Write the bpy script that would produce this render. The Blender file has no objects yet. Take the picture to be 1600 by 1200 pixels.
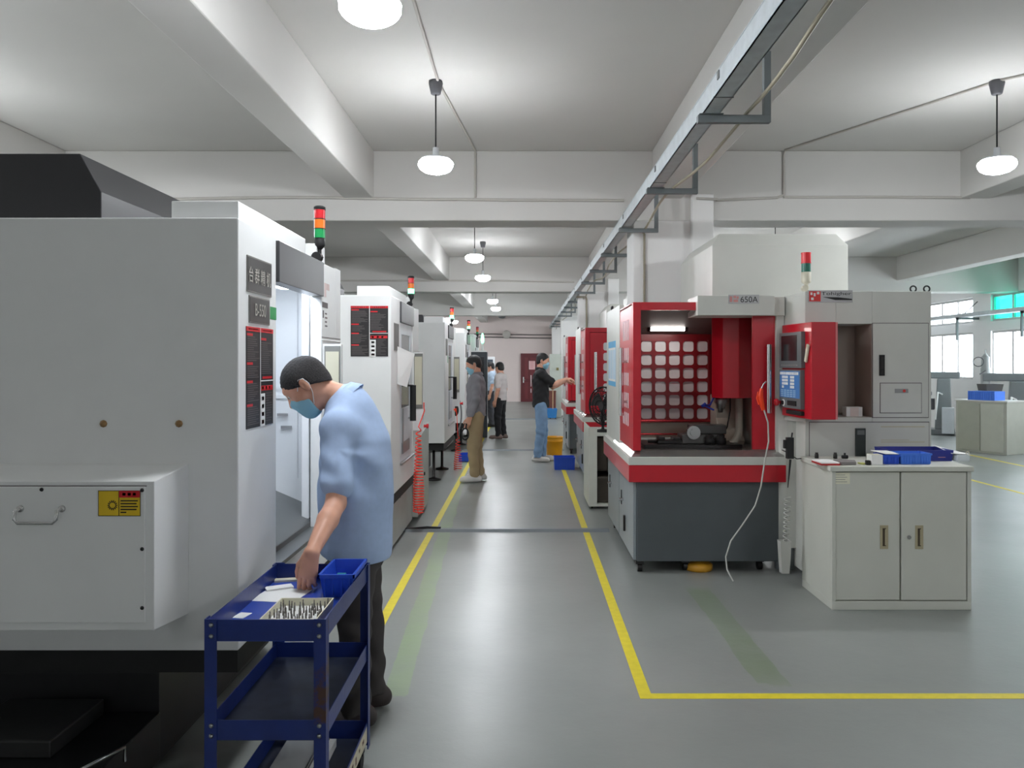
import bpy, math, random
import numpy as np
from mathutils import Vector, Matrix
R = random.Random(7)
PI = math.pi
sc = bpy.context.scene
COL = sc.collection

# ---------------------------------------------------------------- camera, world, exposure
FPX = 1250.0                       # focal length in pixels of a 1600 px wide frame
EYE = 1.6
cam_d = bpy.data.cameras.new('camera')
cam = bpy.data.objects.new('camera', cam_d); COL.objects.link(cam)
cam.location = (0, 0, EYE); cam.rotation_euler = (PI/2, 0, 0)
cam_d.sensor_width = 36; cam_d.lens = 36*FPX/1600
cam_d.shift_x = -20/1600; cam_d.shift_y = -33/1600
cam_d.clip_start = 0.05; cam_d.clip_end = 200
sc.camera = cam
sc.view_settings.view_transform = 'Standard'; sc.view_settings.look = 'None'
sc.view_settings.gamma = 1.0; sc.view_settings.use_curve_mapping = False
sc.view_settings.exposure = 0.0
W = bpy.data.worlds.new('daylight'); sc.world = W; W.use_nodes = True
bg = W.node_tree.nodes['Background']
bg.inputs[0].default_value = (0.93, 0.97, 1.0, 1); bg.inputs[1].default_value = 10.0
LAMP_POWER = 165.0

# ---------------------------------------------------------------- helpers
def lin(c):
    c = c/255.0
    return c/12.92 if c <= 0.04045 else ((c+0.055)/1.055)**2.4
MATS = {}
def mat(name, rgb, rough=0.5, metal=0.0, var=0.04, scale=6.0, bump=0.0, bscale=60.0, emit=None, spec=0.5, coat=0.0):
    """procedural material: base colour varied a little by noise, optional bump"""
    if name in MATS: return MATS[name]
    m = bpy.data.materials.new(name); m.use_nodes = True
    nt = m.node_tree; b = nt.nodes['Principled BSDF']
    col = tuple(lin(c) for c in rgb) + (1,)
    tc = nt.nodes.new('ShaderNodeTexCoord')
    nz = nt.nodes.new('ShaderNodeTexNoise'); nz.inputs['Scale'].default_value = scale; nz.inputs['Detail'].default_value = 4
    nt.links.new(tc.outputs['Object'], nz.inputs['Vector'])
    rp = nt.nodes.new('ShaderNodeValToRGB')
    rp.color_ramp.elements[0].position = 0.3; rp.color_ramp.elements[1].position = 0.7
    rp.color_ramp.elements[0].color = tuple(max(0, c*(1-var)) for c in col[:3])+(1,)
    rp.color_ramp.elements[1].color = tuple(min(1, c*(1+var)) for c in col[:3])+(1,)
    nt.links.new(nz.outputs['Fac'], rp.inputs['Fac']); nt.links.new(rp.outputs['Color'], b.inputs['Base Color'])
    b.inputs['Roughness'].default_value = rough; b.inputs['Metallic'].default_value = metal
    b.inputs['Specular IOR Level'].default_value = spec
    if coat: b.inputs['Coat Weight'].default_value = coat
    if bump:
        n2 = nt.nodes.new('ShaderNodeTexNoise'); n2.inputs['Scale'].default_value = bscale; n2.inputs['Detail'].default_value = 3
        nt.links.new(tc.outputs['Object'], n2.inputs['Vector'])
        bp = nt.nodes.new('ShaderNodeBump'); bp.inputs['Strength'].default_value = bump; bp.inputs['Distance'].default_value = 0.01
        nt.links.new(n2.outputs['Fac'], bp.inputs['Height']); nt.links.new(bp.outputs['Normal'], b.inputs['Normal'])
    if emit:
        b.inputs['Emission Color'].default_value = tuple(lin(c) for c in emit[:3])+(1,)
        b.inputs['Emission Strength'].default_value = emit[3]
    MATS[name] = m
    return m
def glass_mat(name, rgb, trans=0.9, rough=0.05):
    if name in MATS: return MATS[name]
    m = bpy.data.materials.new(name); m.use_nodes = True; nt = m.node_tree
    for n in list(nt.nodes): nt.nodes.remove(n)
    out = nt.nodes.new('ShaderNodeOutputMaterial'); mx = nt.nodes.new('ShaderNodeMixShader')
    tr = nt.nodes.new('ShaderNodeBsdfTransparent'); gl = nt.nodes.new('ShaderNodeBsdfGlossy')
    tr.inputs[0].default_value = tuple(lin(c) for c in rgb)+(1,)
    gl.inputs['Roughness'].default_value = rough
    mx.inputs[0].default_value = 1-trans
    nt.links.new(tr.outputs[0], mx.inputs[1]); nt.links.new(gl.outputs[0], mx.inputs[2]); nt.links.new(mx.outputs[0], out.inputs[0])
    MATS[name] = m
    return m

def V(*a): return Vector(a)
def P(px, py, D):
    """the place that lies at pixel (px,py) of the photograph at distance D"""
    return Vector(((px-820)/FPX*D, D, EYE-(py-567)/FPX*D))

class MB:
    """collects shapes and links them as ONE mesh object; coordinates relative to base"""
    def __init__(s, base=None):
        s.v = []; s.f = []; s.m = []; s.sm = []
        s.o = Vector(base.location) if base is not None else Vector((0, 0, 0))
    def add(s, vs, fs, m=0, smooth=False):
        n = len(s.v); s.v += [tuple(Vector(v)-s.o) for v in vs]
        for f in fs: s.f.append(tuple(i+n for i in f)); s.m.append(m); s.sm.append(smooth)
        return s
    def box(s, x0, x1, y0, y1, z0, z1, m=0):
        vs = [(x, y, z) for x in (x0, x1) for y in (y0, y1) for z in (z0, z1)]
        return s.add(vs, [(0, 1, 3, 2), (4, 6, 7, 5), (0, 4, 5, 1), (2, 3, 7, 6), (0, 2, 6, 4), (1, 5, 7, 3)], m)
    def obox(s, c, ex, ey, ez, m=0):
        """oriented box: centre and three half-extent vectors"""
        c = Vector(c); ex = Vector(ex); ey = Vector(ey); ez = Vector(ez)
        vs = [c+a*ex+b*ey+d*ez for a in (-1, 1) for b in (-1, 1) for d in (-1, 1)]
        return s.add(vs, [(0, 1, 3, 2), (4, 6, 7, 5), (0, 4, 5, 1), (2, 3, 7, 6), (0, 2, 6, 4), (1, 5, 7, 3)], m)
    def panel(s, o, u, v, a0, a1, b0, b1, t=0.002, m=0):
        """thin plate on a surface: origin o, in-plane unit vectors u,v, extents, thickness along u x v"""
        o = Vector(o); u = Vector(u); v = Vector(v); n = u.cross(v)
        return s.obox(o+u*(a0+a1)/2+v*(b0+b1)/2+n*t/2, u*(a1-a0)/2, v*(b1-b0)/2, n*t/2, m)
    def prism(s, poly, axis, a, b, m=0):
        """polygon extruded along an axis; poly in the two other axes (order x,y,z without axis)"""
        def pt(p, t):
            return {'x': (t, p[0], p[1]), 'y': (p[0], t, p[1]), 'z': (p[0], p[1], t)}[axis]
        n = len(poly); vs = [pt(p, a) for p in poly]+[pt(p, b) for p in poly]
        fs = [tuple(range(n)), tuple(range(2*n-1, n-1, -1))]+[(i, i+n, (i+1) % n+n, (i+1) % n) for i in range(n)]
        return s.add(vs, fs, m)
    def cyl(s, p0, p1, r0, r1=None, n=16, m=0, smooth=True):
        r1 = r0 if r1 is None else r1
        p0 = Vector(p0); p1 = Vector(p1); d = (p1-p0).normalized()
        a = d.orthogonal().normalized(); b = d.cross(a)
        ring = [a*math.cos(2*PI*i/n)+b*math.sin(2*PI*i/n) for i in range(n)]
        vs = [p0+q*r0 for q in ring]+[p1+q*r1 for q in ring]
        s.add(vs, [(i, (i+1) % n, (i+1) % n+n, i+n) for i in range(n)], m, smooth)
        s.add([p0+q*r0 for q in ring], [tuple(range(n-1, -1, -1))], m); s.add([p1+q*r1 for q in ring], [tuple(range(n))], m)
        return s
    def tube(s, pts, r, n=8, m=0, closed=False):
        pts = [Vector(p) for p in pts]; N = len(pts); vs = []; up = None
        for i, p in enumerate(pts):
            a = pts[(i-1) % N] if (closed or i > 0) else p; b = pts[(i+1) % N] if (closed or i < N-1) else p
            t = (b-a).normalized()
            if up is None: up = t.orthogonal().normalized()
            up = (up-t*up.dot(t)).normalized(); w = t.cross(up)
            rr = r[i] if isinstance(r, (list, tuple)) else r
            vs += [p+(up*math.cos(2*PI*k/n)+w*math.sin(2*PI*k/n))*rr for k in range(n)]
        fs = []
        for i in range(N if closed else N-1):
            j = (i+1) % N
            fs += [(i*n+k, i*n+(k+1) % n, j*n+(k+1) % n, j*n+k) for k in range(n)]
        s.add(vs, fs, m, True)
        if not closed: s.add(vs[:n], [tuple(range(n-1, -1, -1))], m); s.add(vs[-n:], [tuple(range(n))], m)
        return s
    def lathe(s, prof, c, axis=(0, 0, 1), n=24, m=0, smooth=True):
        """prof: list of (radius, height along axis)"""
        c = Vector(c); d = Vector(axis).normalized(); a = d.orthogonal().normalized(); b = d.cross(a)
        vs = []
        for r, h in prof: vs += [c+d*h+(a*math.cos(2*PI*i/n)+b*math.sin(2*PI*i/n))*max(r, 1e-5) for i in range(n)]
        fs = [(j*n+i, j*n+(i+1) % n, (j+1)*n+(i+1) % n, (j+1)*n+i) for j in range(len(prof)-1) for i in range(n)]
        return s.add(vs, fs, m, smooth)
    def ell(s, c, r, nu=16, nv=10, m=0):
        vs = []; c = Vector(c)
        for j in range(nv+1):
            th = PI*j/nv
            for i in range(nu):
                ph = 2*PI*i/nu
                vs.append((c.x+r[0]*math.sin(th)*math.cos(ph), c.y+r[1]*math.sin(th)*math.sin(ph), c.z-r[2]*math.cos(th)))
        fs = [(j*nu+i, j*nu+(i+1) % nu, (j+1)*nu+(i+1) % nu, (j+1)*nu+i) for j in range(nv) for i in range(nu)]
        return s.add(vs, fs, m, True)
    def text(s, txt, o, u, v, size, m=0, t=0.0012, width=None, squeeze=1.0):
        """lettering as a thin solid; o is the lower-left corner, u,v in-plane"""
        cu = bpy.data.curves.new('lettering', 'FONT'); cu.body = txt; cu.size = 1.0; cu.extrude = 0.5
        ob = bpy.data.objects.new('lettering', cu); COL.objects.link(ob)
        dg = bpy.context.evaluated_depsgraph_get(); dg.update()
        me = bpy.data.meshes.new_from_object(ob.evaluated_get(dg))
        co = [x.co.copy() for x in me.vertices]; fs = [tuple(p.vertices) for p in me.polygons]
        bpy.data.objects.remove(ob); bpy.data.curves.remove(cu); bpy.data.meshes.remove(me)
        if not co: return s
        x0 = min(c.x for c in co); x1 = max(c.x for c in co); y0 = min(c.y for c in co); y1 = max(c.y for c in co)
        sx = (width/(x1-x0)) if width else size/(y1-y0)*squeeze; sy = size/(y1-y0)
        o = Vector(o); u = Vector(u); v = Vector(v); n = u.cross(v)
        return s.add([o+u*(c.x-x0)*sx+v*(c.y-y0)*sy+n*(c.z+0.5)*t for c in co], fs, m)
    def tray(s, x0, x1, y0, y1, z0, z1, w=0.004, m=0, taper=0.0):
        """open box with walls"""
        t = taper
        def ring(d, z, k): return [(x0+d+k, y0+d+k, z), (x1-d-k, y0+d+k, z), (x1-d-k, y1-d-k, z), (x0+d+k, y1-d-k, z)]
        vs = ring(0, z0, t)+ring(0, z1, 0)+ring(w, z1, 0)+ring(w, z0+w, t)
        fs = [(3, 2, 1, 0), (12, 13, 14, 15)]
        for a in (0, 4, 8):
            fs += [(a+i, a+(i+1) % 4, a+4+(i+1) % 4, a+4+i) for i in range(4)]
        return s.add(vs, fs, m)
    def build(s, name, mats, parent=None, bevel=0.0, label=None, seg=2):
        me = bpy.data.meshes.new(name); me.from_pydata(s.v, [], s.f)
        for mm in (mats if isinstance(mats, (list, tuple)) else [mats]): me.materials.append(mm)
        me.polygons.foreach_set('material_index', s.m); me.polygons.foreach_set('use_smooth', s.sm)
        me.update()
        ob = bpy.data.objects.new(name, me); COL.objects.link(ob)
        if parent is not None: ob.parent = parent
        else: ob.location = s.o
        if bevel:
            b = ob.modifiers.new('edge', 'BEVEL'); b.width = bevel; b.segments = seg; b.limit_method = 'ANGLE'; b.angle_limit = 0.7
        if label: ob['label'] = label
        return ob

def tag(o, label, cat, group=None):
    o['label'] = label; o['category'] = cat
    if group: o['group'] = group
    return o
def thing(name, label, cat, loc, rz=0.0, group=None):
    o = bpy.data.objects.new(name, None); COL.objects.link(o); o.empty_display_size = 0.1
    o.location = loc; o.rotation_euler = (0, 0, rz)
    return tag(o, label, cat, group)
def struct(o): o['kind'] = 'structure'; return o
KIDS = {}
def clone(root, loc, rz=None, label=None, group=None, skip=()):
    """a copy of a thing with copies of its parts and sub-parts"""
    def cp(o, par):
        c = o.copy(); COL.objects.link(c)
        if par is not None: c.parent = par
        for ch in [k for k in bpy.data.objects if k.parent == o and k != c]:
            if ch.name.split('.')[0] not in skip: cp(ch, c)
        return c
    r = cp(root, None); r.location = loc
    if rz is not None: r.rotation_euler = (0, 0, rz)
    if label: r['label'] = label
    if group: r['group'] = group
    return r

# ---------------------------------------------------------------- materials
WALL = mat('wall_paint', (234, 233, 231), 0.75, var=0.02, scale=1.5)
CEIL = mat('ceiling_paint', (205, 203, 199), 0.8, var=0.02, scale=1.2)
MW = mat('white_machine_paint', (232, 233, 232), 0.42, var=0.015, bump=0.03, bscale=350)
MWI = mat('white_interior_paint', (238, 240, 242), 0.35, var=0.01)
RW = mat('offwhite_machine_paint', (207, 208, 201), 0.42, var=0.02, bump=0.03, bscale=350)
RED = mat('red_machine_paint', (192, 22, 40), 0.32, var=0.04, coat=0.2)
GREYB = mat('dark_grey_paint', (82, 88, 91), 0.4, var=0.04)
BLACKM = mat('black_machine_paint', (34, 34, 36), 0.45, var=0.06)
ANTH = mat('anthracite_paint', (64, 64, 67), 0.35, var=0.05)
RUB = mat('black_rubber', (22, 22, 23), 0.65)
CHROME = mat('polished_steel', (205, 205, 205), 0.2, 1.0)
STEEL = mat('brushed_steel', (170, 172, 172), 0.35, 1.0, bump=0.05)
GALV = mat('galvanised_steel', (188, 195, 198), 0.5, 0.1, var=0.08, scale=14)
DARKST = mat('dark_steel', (60, 58, 58), 0.35, 0.8)
WHITEP = mat('white_paper', (238, 238, 236), 0.8, var=0.01)
CREAM = mat('cream_plastic', (222, 218, 196), 0.5)
POSTK = mat('poster_black', (38, 36, 37), 0.5)
POSTR = mat('poster_red', (205, 28, 38), 0.5)
POSTG = mat('poster_grey_print', (98, 92, 92), 0.6)
YEL = mat('yellow_plastic', (246, 172, 28), 0.4)
YTAPE = mat('yellow_floor_tape', (222, 205, 40), 0.5, var=0.07, scale=20)
STICKY = mat('yellow_sticker', (226, 190, 30), 0.5)
GREENS = mat('green_sticker', (30, 150, 80), 0.5)
BIN = mat('blue_bin_plastic', (38, 84, 205), 0.4, var=0.04)
BINL = mat('light_blue_bin_plastic', (72, 126, 226), 0.4, var=0.04)
BIND = mat('navy_bin_plastic', (44, 52, 140), 0.4, var=0.04)
SCREEN = mat('dark_screen', (40, 40, 42), 0.15)
ORNG = mat('orange_plastic', (240, 66, 20), 0.4)
CORAL = mat('red_orange_hose', (255, 62, 40), 0.4, emit=(255, 50, 30, 0.0))
LENSR = mat('red_lens', (205, 40, 48), 0.25); LENSA = mat('amber_lens', (238, 120, 40), 0.25); LENSG = mat('green_lens', (34, 150, 84), 0.25)
LITG = mat('lit_green_lens', (60, 220, 140), 0.3, emit=(120, 255, 190, 5.0))
LAMPM = mat('lit_lamp_diffuser', (255, 255, 255), 0.5, emit=(246, 250, 255, LAMP_POWER))
TUBEM = mat('lit_work_lamp', (255, 255, 255), 0.5, emit=(255, 246, 240, 22.0))
TUBEC = mat('lit_machine_lamp', (255, 255, 255), 0.5, emit=(232, 242, 255, 20.0))
IVORY = mat('ivory_plastic', (225, 220, 200), 0.45)

def floor_mat():
    m = bpy.data.materials.new('epoxy_floor'); m.use_nodes = True; nt = m.node_tree; b = nt.nodes['Principled BSDF']; L = nt.links.new
    N = lambda t: nt.nodes.new(t)
    tc = N('ShaderNodeTexCoord'); sp = N('ShaderNodeSeparateXYZ'); L(tc.outputs['Object'], sp.inputs[0])
    def math_(op, a, c, clamp=False):
        n = N('ShaderNodeMath'); n.operation = op; n.use_clamp = clamp
        for i, q in enumerate((a, c)):
            if isinstance(q, (int, float)): n.inputs[i].default_value = q
            else: L(q, n.inputs[i])
        return n.outputs[0]
    def noise(scale, det=4, rough=0.6):
        n = N('ShaderNodeTexNoise'); n.inputs['Scale'].default_value = scale; n.inputs['Detail'].default_value = det; n.inputs['Roughness'].default_value = rough
        L(tc.outputs['Object'], n.inputs['Vector']); return n.outputs['Fac']
    def mix(f, a, c):
        n = N('ShaderNodeMix'); n.data_type = 'RGBA'
        if isinstance(f, float): n.inputs[0].default_value = f
        else: L(f, n.inputs[0])
        for i, q in ((6, a), (7, c)):
            if isinstance(q, tuple): n.inputs[i].default_value = tuple(lin(x) for x in q)+(1,)
            else: L(q, n.inputs[i])
        return n.outputs[2]
    big = noise(0.7, 5); fine = noise(9, 6); wob = noise(3.0, 3)
    base = mix(math_('MULTIPLY', math_('SUBTRACT', big, 0.35), 2.6, True), (134, 138, 134), (147, 151, 147))
    base = mix(math_('MULTIPLY', math_('SUBTRACT', fine, 0.56), 0.22, True), base, (130, 133, 130))
    def strip(xc, slope, y0, halfw, ya, yb):
        xx = math_('SUBTRACT', sp.outputs[0], math_('ADD', math_('MULTIPLY', math_('SUBTRACT', sp.outputs[1], y0), slope), xc))
        xx = math_('ABSOLUTE', math_('ADD', xx, math_('MULTIPLY', math_('SUBTRACT', wob, 0.5), 0.05)), 0)
        a = math_('MULTIPLY', math_('SUBTRACT', halfw, xx), 150.0, True)
        y1 = math_('ADD', sp.outputs[1], math_('MULTIPLY', math_('SUBTRACT', fine, 0.5), 0.3))
        return math_('MULTIPLY', math_('MULTIPLY', a, math_('MULTIPLY', math_('SUBTRACT', y1, ya), 20.0, True)), math_('MULTIPLY', math_('SUBTRACT', yb, y1), 6.0, True))
    wear = math_('ADD', math_('MULTIPLY', noise(2.2, 5, 0.7), 1.1), 0.02, True)
    base = mix(math_('MULTIPLY', strip(-0.625, -0.036, 3.9, 0.062, 3.83, 14.0), wear), base, (142, 166, 118))
    base = mix(math_('MULTIPLY', strip(1.235, -0.01, 4.6, 0.085, 3.95, 5.75), math_('MULTIPLY', wear, 0.85)), base, (112, 132, 96))
    # thin cracks between the cast bays
    L(base, b.inputs['Base Color'])
    rr = math_('ADD', math_('MULTIPLY', noise(1.6, 5), 0.10), 0.285)
    L(rr, b.inputs['Roughness']); b.inputs['Specular IOR Level'].default_value = 0.5
    bp = N('ShaderNodeBump'); bp.inputs['Strength'].default_value = 0.06; bp.inputs['Distance'].default_value = 0.02
    L(noise(14, 5), bp.inputs['Height']); L(bp.outputs[0], b.inputs['Normal'])
    return m
FLOORM = floor_mat()

# ---------------------------------------------------------------- the room
XL, XR, YB, YF, HC = -9.0, 10.0, -8.0, 33.0, 3.75
def sbox(name, x0, x1, y0, y1, z0, z1, m): return struct(MB().box(x0, x1, y0, y1, z0, z1).build(name, m))
sbox('floor', XL-.2, XR+.2, YB-.2, YF+.2, -.2, 0, FLOORM)
sbox('ceiling', XL-.2, XR+.2, YB-.2, YF+.2, HC, HC+.2, CEIL)
sbox('wall_left', XL-.2, XL, YB-.2, YF+.2, 0, HC, WALL)
sbox('wall_back', XL, XR, YB-.2, YB, 0, HC, WALL)
PINKW = mat('warm_wall_paint', (226, 212, 208), 0.75, var=0.02, scale=1.5)
sbox('wall_far', XL, XR, YF, YF+.2, 0, HC, PINKW)
WIN = [(7.37, 10.17), (10.87, 13.67), (14.37, 17.17), (17.86, 20.66), (21.4, 24.2), (24.9, 27.7)]
ZS, ZM, ZT, ZH = 1.23, 2.29, 2.49, 3.06
w = MB(); w.box(XR, XR+.2, YB-.2, YF+.2, 0, ZS); w.box(XR, XR+.2, YB-.2, YF+.2, ZH, HC)
ye = YB-.2
for a, b_ in WIN: w.box(XR, XR+.2, ye, a, ZS, ZH); w.box(XR, XR+.2, a, b_, ZM, ZT); ye = b_
w.box(XR, XR+.2, ye, YF+.2, ZS, ZH)
struct(w.build('wall_right', WALL))
PANE = glass_mat('clear_window_glass', (250, 252, 255), 0.93); PANET = glass_mat('teal_window_glass', (90, 214, 196), 0.85)
ALU = mat('window_aluminium', (178, 178, 176), 0.45, 0.3)
for i, (a, b_) in enumerate(WIN):
    root = bpy.data.objects.new('window_%d' % (i+1), None); COL.objects.link(root); root.location = (XR, a, ZS); struct(root)
    f = MB(root)
    for z0, z1 in ((ZS, ZM), (ZT, ZH)):
        f.box(XR+.05, XR+.1, a, b_, z0, z0+.05); f.box(XR+.05, XR+.1, a, b_, z1-.05, z1)
        for k in range(5):
            y = a+(b_-a)*k/4; f.box(XR+.05, XR+.1, max(a, y-.025), min(b_, y+.025), z0+.05, z1-.05)
    f.build('window_frame', ALU, root)
    for k in range(4):
        y0 = a+(b_-a)*k/4+.025; y1 = a+(b_-a)*(k+1)/4-.025
        for z0, z1, mm in ((ZS, ZM, PANE), (ZT, ZH, PANET if i == 2 else PANE)):
            MB(root).box(XR+.07, XR+.076, y0, y1, z0+.05, z1-.05).build('pane', mm, root)
for D in (0, 8.1, 16.2, 24.3):
    struct(MB().box(XL, XR, D, D+.42, 3.04, HC).build('ceiling_crossbeam', CEIL, bevel=.01))
for x in (-7.92, -4.8, -1.68, 1.44, 4.56, 7.68):
    struct(MB().box(x-.15, x+.15, YB, YF, 3.265, HC).build('ceiling_beam', CEIL, bevel=.01))
for D in (8.1, 16.2, 24.3, 32.4):
    c = MB(); c.box(1.10, 1.70, D+.02, D+.52, 0, 3.1)
    if D < 30: c.box(1.68, 1.90, D-.06, D+.46, 0, 3.3)
    struct(c.build('column', WALL, bevel=.012))
# far doors
DOORM = mat('dark_red_door', (98, 30, 36), 0.4, var=0.08)
d = bpy.data.objects.new('door_1', None); COL.objects.link(d); d.location = (.33, YF, 0); struct(d)
MB(d).box(-.13, .79, YF-.05, YF-.001, 0, 1.95).box(-.17, -.12, YF-.08, YF-.001, 0, 1.99).box(.78, .83, YF-.08, YF-.001, 0, 1.99).box(-.17, .83, YF-.08, YF-.001, 1.94, 1.99).build('door_leaf', DOORM, d, bevel=.008)
q = MB(d)
for x0, x1 in ((.0, .13), (.22, .62), (.66, .74)):
    q.box(x0, x1, YF-.062, YF-.045, .12, .8).box(x0, x1, YF-.062, YF-.045, .95, 1.82)
q.build('door_panel', mat('door_panel_red', (112, 40, 46), 0.4), d, bevel=.006)
MB(d).box(-.08, -.03, YF-.075, YF-.05, .78, 1.02).cyl((-.055, YF-.09, .9), (.03, YF-.09, .9), .014).cyl((-.055, YF-.1, .9), (-.055, YF-.05, .9), .012).build('door_handle', CHROME, d)
q = MB(d); q.box(.17, .42, YF-.066, YF-.0625, 1.33, 1.68, 0)
for k in range(6): q.box(.2, .39-.03*(k % 2), YF-.068, YF-.066, 1.37+.045*k, 1.385+.045*k, 1)
q.box(.2, .39, YF-.068, YF-.066, 1.64, 1.66, 1)
q.build('door_notice', [mat('pink_paper', (240, 205, 205), 0.8), mat('faded_red_print', (206, 120, 120), 0.7)], d)
# floor tape and old paint
def tape(x0, x1, y0, y1):
    struct(MB().box(x0, x1, y0, y1, 0, .0012).build('floor_line', YTAPE))
tape(-.914, -.854, 2.6, 7.55); tape(-.914, -.854, 7.72, 14.6); tape(-.914, -.854, 14.8, 24)
tape(.55, .61, 3.87, 7.55); tape(.55, .61, 7.72, 14.2); tape(.55, 8, 3.81, 3.87)
tape(6.07, 6.13, 8.5, 22); tape(7.70, 7.76, 8.5, 24)
# metal cable covers on the floor
for D, x0, x1, wd, lab in ((7.56, -1.3, .80, .13, 'nearest grey metal cable cover lying across the aisle floor beside the first red machine'),
                           (14.55, -1.2, .72, .14, 'second grey metal cable cover across the aisle, beside the shoes of the man in black'),
                           (22.6, -1.0, .9, .14, 'farthest thin metal cable cover across the aisle, level with the small blue mop bucket')):
    r = thing('cable_cover', lab, 'cable cover', (0, D, 0), group='cable covers across the aisle')
    MB(r).prism([(D, 0), (D+wd, 0), (D+wd*.72, .022), (D+wd*.28, .022)], 'x', x0, x1).build('cover_strip', mat('dull_zinc_cover', (136, 143, 147), .4, .3), r)
    if D < 8: MB(r).tube([(-1.32, D+.03, .012), (-1.1, D+.05, .02), (-.93, D+.065, .033), (-.80, D+.07, .026)], .012).build('cable', RUB, r)
# ---------------------------------------------------------------- pendant lamps
def pendant(name, x, y, label, lit=True, z=3.13, cl=True):
    r = thing(name, label, 'lamp', (x, y, HC), group='pendant lamps')
    MB(r).lathe([(.0, 0), (.05, 0), (.055, -.02), (.038, -.1), (.03, -.105), (0, -.105)], (x, y, HC), n=14).box(x-.05, x-.035, y-.02, y+.02, HC-.03, HC).build('canopy', mat('lamp_grey', (92, 92, 96), 0.5), r)
    MB(r).cyl((x, y, HC-.1), (x, y, z+.09), .006, n=6).build('cord', RUB, r)
    MB(r).lathe([(0, .11), (.022, .11), (.026, .04), (.10, .03), (.114, .022), (.114, .010), (0, .010)], (x, y, z), n=18).build('shade', mat('lamp_shade_white', (225, 228, 232), 0.4), r)
    MB(r).lathe([(0, .010), (.114, .010), (.127, .004), (.134, -.010), (.133, -.03), (.118, -.055), (.09, -.074), (.05, -.086), (0, -.09)], (x, y, z), n=16).build('diffuser', LAMPM if lit else mat('unlit_diffuser', (110, 110, 112), 0.5), r)
    return r
ordn = {3.4: 'round pendant lamp cut by the top edge, nearest of the lamps over the aisle', 6.1: 'round pendant lamp on a long cord, second along the aisle, above the first machines',
        11.5: 'third lit pendant lamp along the aisle, hanging just past the first crossbeam', 14.2: 'fourth lit pendant lamp along the aisle, in front of the second crossbeam',
        19.6: 'fifth lit pendant lamp along the aisle, the small one past the second crossbeam', 22.3: 'sixth pendant lamp along the aisle, smallest of the lit ones'}
for y, lab in ordn.items():
    pendant('pendant_lamp', -.63-.008*y, y, lab)
pendant('pendant_lamp', -.80, 28.0, 'unlit dark pendant lamp hanging near the far wall', lit=False, z=3.24)
pendant('pendant_lamp', 3.6, 6.1, 'pendant lamp glowing at the right edge above the white control cabinet')
# unseen lamps of the hall, many added to brighten far wall and ceiling
ADDED_LAMP = 'round pendant lamp out of sight, added to light the hall'
for x, y in ((-.6, -4.7), (3.6, -4.7), (3.6, 0.8), (7.5, 0.6), (3.6, 11.5), (3.6, 14.2), (3.6, 19.6), (3.6, 22.3), (3.6, 27.7), (3.6, 30.4), (7, 27.7), (-3.5, 3.45), (-6.6, 3.6), (-6.4, 5), (-7.2, 6.2), (-5.2, 14), (-5.2, 19.6), (-5.2, 24), (-5.2, 27.5), (-5.2, 30.2), (-2.6, 29.5), (-2.6, 27.6), (-8.4, 10), (-5.6, 7.0), (-6.9, 3.0), (-4.6, 5.9)):
    pendant('pendant_lamp', x, y, ADDED_LAMP)

# ---------------------------------------------------------------- cable tray, brackets, conduits
q = thing('cable_tray', 'long galvanised cable tray hanging below the ceiling along the right of the aisle', 'cable tray', (1.0, 2, 2.93))
m = MB(q)
m.box(.95, .955, 1.5, 31, 2.93, 3.035).box(1.035, 1.04, 1.5, 31, 2.93, 3.035).box(.95, 1.04, 1.5, 31, 2.93, 2.936)
m.build('trough', GALV, q)
m = MB(q); m.box(.948, 1.042, 1.5, 31, 3.035, 3.041); m.build('cover', GALV, q)
m = MB(q)
for k in range(16):
    y = 2.0+1.9*k; m.box(.944, .951, y, y+.035, 2.99, 3.03).box(.945, 1.045, y+.1, y+.104, 2.926, 2.931)
m.build('joint_clip', mat('worn_zinc', (120, 122, 122), .5, .4), q)
brs = [2.47, 4.27, 6.07, 7.87, 9.7, 11.4, 13.1, 14.9, 17.2, 18.9, 20.6, 22.3, 25.2, 27, 28.8]
BR = mat('bracket_steel', (118, 124, 126), .5, .2)
nth = ['first', 'first', 'second', 'third', 'fourth', 'fifth', 'sixth', 'seventh', 'eighth', 'ninth', 'tenth', 'eleventh', 'twelfth', 'thirteenth', 'fourteenth']
for k, y in enumerate(brs):
    b = MB(); b.box(.925, 1.315, y, y+.04, 2.885, 2.925).box(1.278, 1.315, y, y+.04, 2.925, 3.30).box(.93, 1.06, y-.01, y+.05, 2.925, 2.931)
    o = b.build('tray_bracket', BR, bevel=.002)
    tag(o, '%s L-shaped steel bracket from the camera carrying the cable tray under the ceiling' % nth[k] if k else 'L-shaped steel tray bracket above the view', 'bracket', 'brackets under the cable tray')
pts = []
for i in range(0, 190):
    y = 1.5+i*.155; near = min(abs(y-b) for b in brs)
    pts.append((1.16+.04*math.sin(y*1.7), y, 2.94+.0*near-.035*min(near, .9)+.012*math.sin(3*y)))
r = thing('conduit', 'thin beige power conduit running beside the cable tray', 'conduit', (1.16, 1.5, 2.94))
MB(r).tube(pts, .011, n=6, m=0).build('conduit_pipe', mat('beige_conduit', (176, 168, 146), .5), r)
GC = mat('wall_conduit_grey', (186, 182, 175), .6)
r = thing('conduit', 'thin conduit sagging across the front of the first crossbeam', 'conduit', (0, 8.08, 3.26))
xs = [-4.6+.2*k for k in range(29)]
MB(r).tube([(x, 8.085, 3.262-.03*math.sin(max(0, x+.6))*(1 if x > -.6 else 0)+.01*math.sin(x*2)) for x in xs], .014, n=6).build('conduit_pipe', GC, r)
r = thing('conduit', 'thin conduit across the front of the second crossbeam', 'conduit', (0, 16.18, 3.26))
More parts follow.
